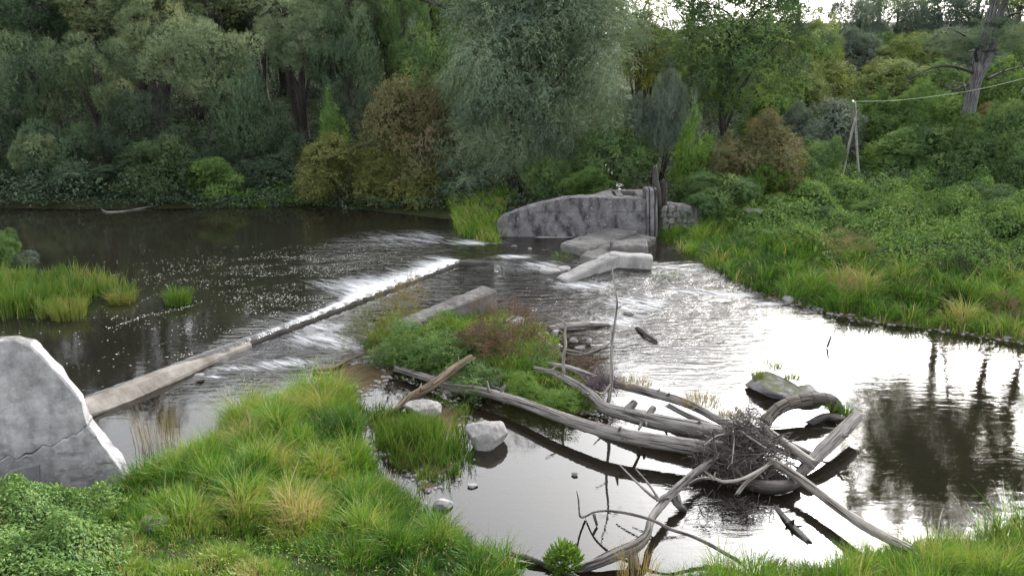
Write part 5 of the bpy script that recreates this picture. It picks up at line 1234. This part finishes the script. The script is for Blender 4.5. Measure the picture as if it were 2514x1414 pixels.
# weeds on the islet
g = 'weeds and bushes on the islet'
for k, (px, py, z, rx, rz, kd, mt, lb) in enumerate([
    (1270, 845, .6, 95, 62, 'seed', 'dock', 'largest brown seed head weed clump on the islet'), (1225, 805, .6, 75, 55, 'seed', 'dock', 'brown seed head weeds below the concrete beam end'), (1180, 850, .5, 75, 52, 'weed', 'dock', 'brown and green weed clump in the heart of the islet'),
    (990, 762, .5, 60, 62, 'seed', 'straw', 'tall feathery straw weed beside the concrete beam'), (925, 812, .45, 62, 54, 'seed', 'olive', 'yellow olive weed clump at the weir side of the islet'), (1090, 800, .5, 46, 36, 'weed', 'bright', 'bright green weed clump right under the concrete beam'),
    (1010, 850, .5, 85, 58, 'weed', 'green', 'leafy green bush in the lower middle of the islet'), (1090, 870, .45, 85, 54, 'weed', 'green', 'leafy green bush behind the crossing logs'), (950, 870, .3, 50, 34, 'weed', 'deep', 'dark low weeds at the driftwood end of the islet'),
    (1160, 925, .35, 70, 34, 'weed', 'deep', 'dark green weeds along the back of the long log'), (1330, 880, .4, 50, 36, 'weed', 'green', 'green weeds beside the brush tangle'), (1280, 950, .35, 55, 34, 'weed', 'bright', 'bright leafy weeds hanging by the long log'),
    (1380, 985, .3, 60, 30, 'weed', 'bright', 'bright green weeds between the long log and the bent log'), (870, 830, .25, 40, 28, 'seed', 'olive', 'small olive weeds at the water tip of the islet')]):
    c = P(px, py, z); t = empty('islet_weed', (c[0], c[1], max(.0, z - RPX(c, rz))), lb, 'weeds', g)
    o = crown_ob('foliage', kd, mt, t, Vector(c) - t.location); o.scale = (RPX(c, rx) * 1.2, RPX(c, rx), RPX(c, rz) * (1.6 if kd == 'seed' else 1.2)); o.rotation_euler = (0, 0, k * 1.3)
# russet dry weeds on the far bank
for k, (px, py, z, rx, rz, kd, mt, lb) in enumerate([(2480, 760, .5, 60, 45, 'seed', 'dock', 'brown dry weeds at the frame edge of the grassy far bank'), (2085, 700, .8, 40, 40, 'seed', 'straw', 'straw coloured dry weeds amid the grassy far bank'), (2080, 600, 1.2, 75, 35, 'seed', 'straw', 'pale dry weeds in the undergrowth above the grassy bank')]):
    c = P(px, py, z); t = empty('dry_weed', (c[0], c[1], z - RPX(c, rz)), lb, 'weeds')
    o = crown_ob('foliage', kd, mt, t, Vector(c) - t.location); o.scale = (RPX(c, rx), RPX(c, rx) * .8, RPX(c, rz))
# leafy ground cover
def leaf_cover(name, poly, dens, mound, L, mat, seed, label, maskf=None, tintf=None, layers=.35, mf=None):
    rng = np.random.default_rng(seed)
    x, y = in_region(poly, int(area(poly) * dens), rng)
    if maskf is not None:
        k = rng.uniform(0, 1, len(x)) < maskf(x, y); x, y = x[k], y[k]
    z = gz(x, y); k = z > .05; x, y, z = x[k], y[k], z[k]
    mh = mound * (.15 + 2.0 * np.clip(n2(x, y, .8, seed, 3) - .35, 0, 1) + .6 * np.clip(n2(x, y, 2.2, seed + 1, 2) - .4, 0, 1))
    if mf is not None: mh = mh * mf(x, y)
    zz = z + mh * (1 - layers * rng.uniform(0, 1, len(x)) ** 2)
    e = .08
    dzx = (n2(x + e, y, .8, seed, 3) - n2(x - e, y, .8, seed, 3)) * mound * 2.0 / (2 * e); dzy = (n2(x, y + e, .8, seed, 3) - n2(x, y - e, .8, seed, 3)) * mound * 2.0 / (2 * e)
    nr = unit(np.stack([-dzx, -dzy, np.ones_like(x)], -1) + rng.normal(0, .45, (len(x), 3)))
    sz = L * rng.uniform(.6, 1.35, len(x))
    V, Q = leaf_quads(np.stack([x, y, zz], -1), nr, rng.normal(0, 1, (len(x), 3)) + np.array([0, -.4, -.3]), sz, sz * .55)
    t_ = np.clip((tintf(x, y) if tintf else .5) + rng.normal(0, .2, len(x)) + .6 * (n2(x, y, 1.3, seed + 5) - .5), 0, 1)
    return ob(name, mesh_np(name, V, Q, attrs={'tint': np.repeat(t_, 4)}, smooth=False, mat=M[mat]), None, None, label, 'undergrowth', None, 'stuff')
leaf_cover('bramble_undergrowth', leafy, 2300, .85, .062, 'nettle', 51, 'dense leafy green undergrowth in front of the big concrete block', mf=lambda x, y: .10 + .90 * sstep(12.4, 10.4, y), maskf=lambda x, y: sstep(-.05, .7, sdf(leafy, x, y) + 1.1 * (n2(x, y, 1.6, 77, 3) - .5)))
reg_u = poly_px([(1680, 590), (1760, 640), (1900, 650), (2050, 680), (2250, 690), (2400, 680), (2700, 720)], .6) + [(26, 31), (26, 39), (8, 39), (6.2, 33)]
leaf_cover('slope_undergrowth', reg_u, 420, 1.35, .10, 'nettle', 52, 'tangle of leafy undergrowth on the slope above the grassy far bank', maskf=lambda x, y: np.clip(sdf(far_right, x, y) / 3.5 - .6, 0, 1))
leaf_cover('slope_litter', [(-30, 35.5), (-12, 35.7), (-9, 35.5), (-4, 35.1), (-2.2, 34.2), (-1, 32.8), (5, 32.6), (30, 38), (48, 84), (-48, 84)], 46, 1.1, .19, 'shade', 53, 'dark leafy undergrowth covering the ground beneath the far trees')
# leaves and flecks adrift on the upstream pool
rng = np.random.default_rng(61)
fx, fy = [], []
for px, py, r, ry, n in ((650, 680, 3.4, 2.2, 1900), (780, 640, 2.6, 1.6, 1400), (480, 660, 3.0, 1.8, 600), (560, 800, 3.0, 1.6, 260), (330, 900, 2.2, 1.6, 110), (700, 740, 1.8, .9, 600), (250, 800, 2.5, 1.0, 120)):
    c = P(px, py, UP); fx.append(c[0] + rng.normal(0, r * .55, n)); fy.append(c[1] + rng.normal(0, ry * .6, n))
fx, fy = np.concatenate(fx), np.concatenate(fy)
for (x0, y0), (x1, y1), n in (((270, 808), (380, 770), 60), ((380, 775), (500, 745), 60), ((270, 790), (420, 700), 40), ((400, 880), (500, 870), 25)):
    tt = rng.uniform(0, 1, n); q = np.array([P(x0 + (x1 - x0) * a, y0 + (y1 - y0) * a, UP)[:2] for a in tt]) + rng.normal(0, .05, (n, 2)); fx = np.concatenate([fx, q[:, 0]]); fy = np.concatenate([fy, q[:, 1]])
k = (fbm(np.stack([fx * .9 + fy * .5, fy * 2.6 - fx * .9, fx * 0], -1), 3) > .47)
fx, fy = fx[k], fy[k]
k = (weir_side(fx, fy) > .25) & (gz(fx, fy) < UP - .05); fx, fy = fx[k], fy[k]; n = len(fx)
V, Q = leaf_quads(np.stack([fx, fy, np.full(n, UP + .03)], -1), np.array([0, 0, 1.0]) + rng.normal(0, .08, (n, 3)), rng.normal(0, 1, (n, 3)) * np.array([1, 1, 0]), rng.uniform(.025, .075, n), rng.uniform(.015, .045, n), .0)
ob('floating_leaves', mesh_np('floating_leaves', V, Q, attrs={'tint': np.repeat(rng.uniform(0, 1, n), 4)}, smooth=False, mat=M['floatleaf']), None, None, 'countless pale leaves and flecks adrift on the dark upstream water', 'leaves', None, 'stuff')

# gravel and pebbles along the waterline
rng = np.random.default_rng(71)
ic = bmesh.new(); bmesh.ops.create_icosphere(ic, subdivisions=1, radius=1)
iv = np.array([v.co[:] for v in ic.verts]); iq = np.array([[v.index for v in f.verts] for f in ic.faces]); ic.free()
VV, QQ, TT, n0 = [], [], [], 0
for poly, cnt, base_z in ((near_left[:13], 420, 0), (island, 420, 0), (reedbed, 160, 0), (mudflat, 150, 0), (poly_px([(1640, 600), (1740, 668), (1850, 720), (1915, 742), (2010, 762), (2110, 790), (2300, 812), (2514, 845)]), 380, 0)):
    pl = np.asarray(poly)
    for q in range(cnt):
        i0 = rng.integers(len(pl) - 1); f = rng.uniform(); c = pl[i0] * (1 - f) + pl[i0 + 1] * f + rng.normal(0, .16, 2)
        rr = rng.uniform(.02, .075)
        zc = max(float(gz(np.array([c[0]]), np.array([c[1]]))[0]), -.03)
        if zc > .2: continue
        v = iv * (1 + .35 * (rng.uniform(size=(12 if len(iv) == 12 else len(iv), 1)) - .5)) * rr * np.array([1, rng.uniform(.6, 1), rng.uniform(.4, .8)])
        VV.append(v + [c[0], c[1], zc]); QQ.append(iq + n0); n0 += len(iv)
ob('shore_gravel', mesh_np('shore_gravel', np.concatenate(VV), np.concatenate(QQ), smooth=False, mat=M['rock']), None, None, 'scattered gravel and pebbles along the muddy waterline', 'gravel', None, 'stuff')
leaf_cover('meadow_weeds', reg_nl, 110, .30, .045, 'nettle', 55, 'broad leaved weeds mixed into the near bank grass', maskf=lambda x, y: sstep(.50, .62, n2(x, y, .9, 81, 3)) * .8, tintf=lambda x, y: .55 + 0 * x)
leaf_cover('bank_weeds', reg_nr, 140, .36, .07, 'nettle', 56, 'broad leaved weeds mixed into the grass below the whitish log', maskf=lambda x, y: sstep(.50, .62, n2(x, y, 1.1, 82, 3)) * .8, tintf=lambda x, y: .6 + 0 * x)

leaf_cover('bank_undergrowth', [(-32, 34.9), (-9, 34.9), (-4, 34.5), (-2.2, 34.0), (-1.5, 35.5), (-9, 37.6), (-32, 37.6)], 150, .6, .14, 'shade', 57, 'dark leafy weeds fringing the shaded far waterline', tintf=lambda x, y: .35 + 0 * x)
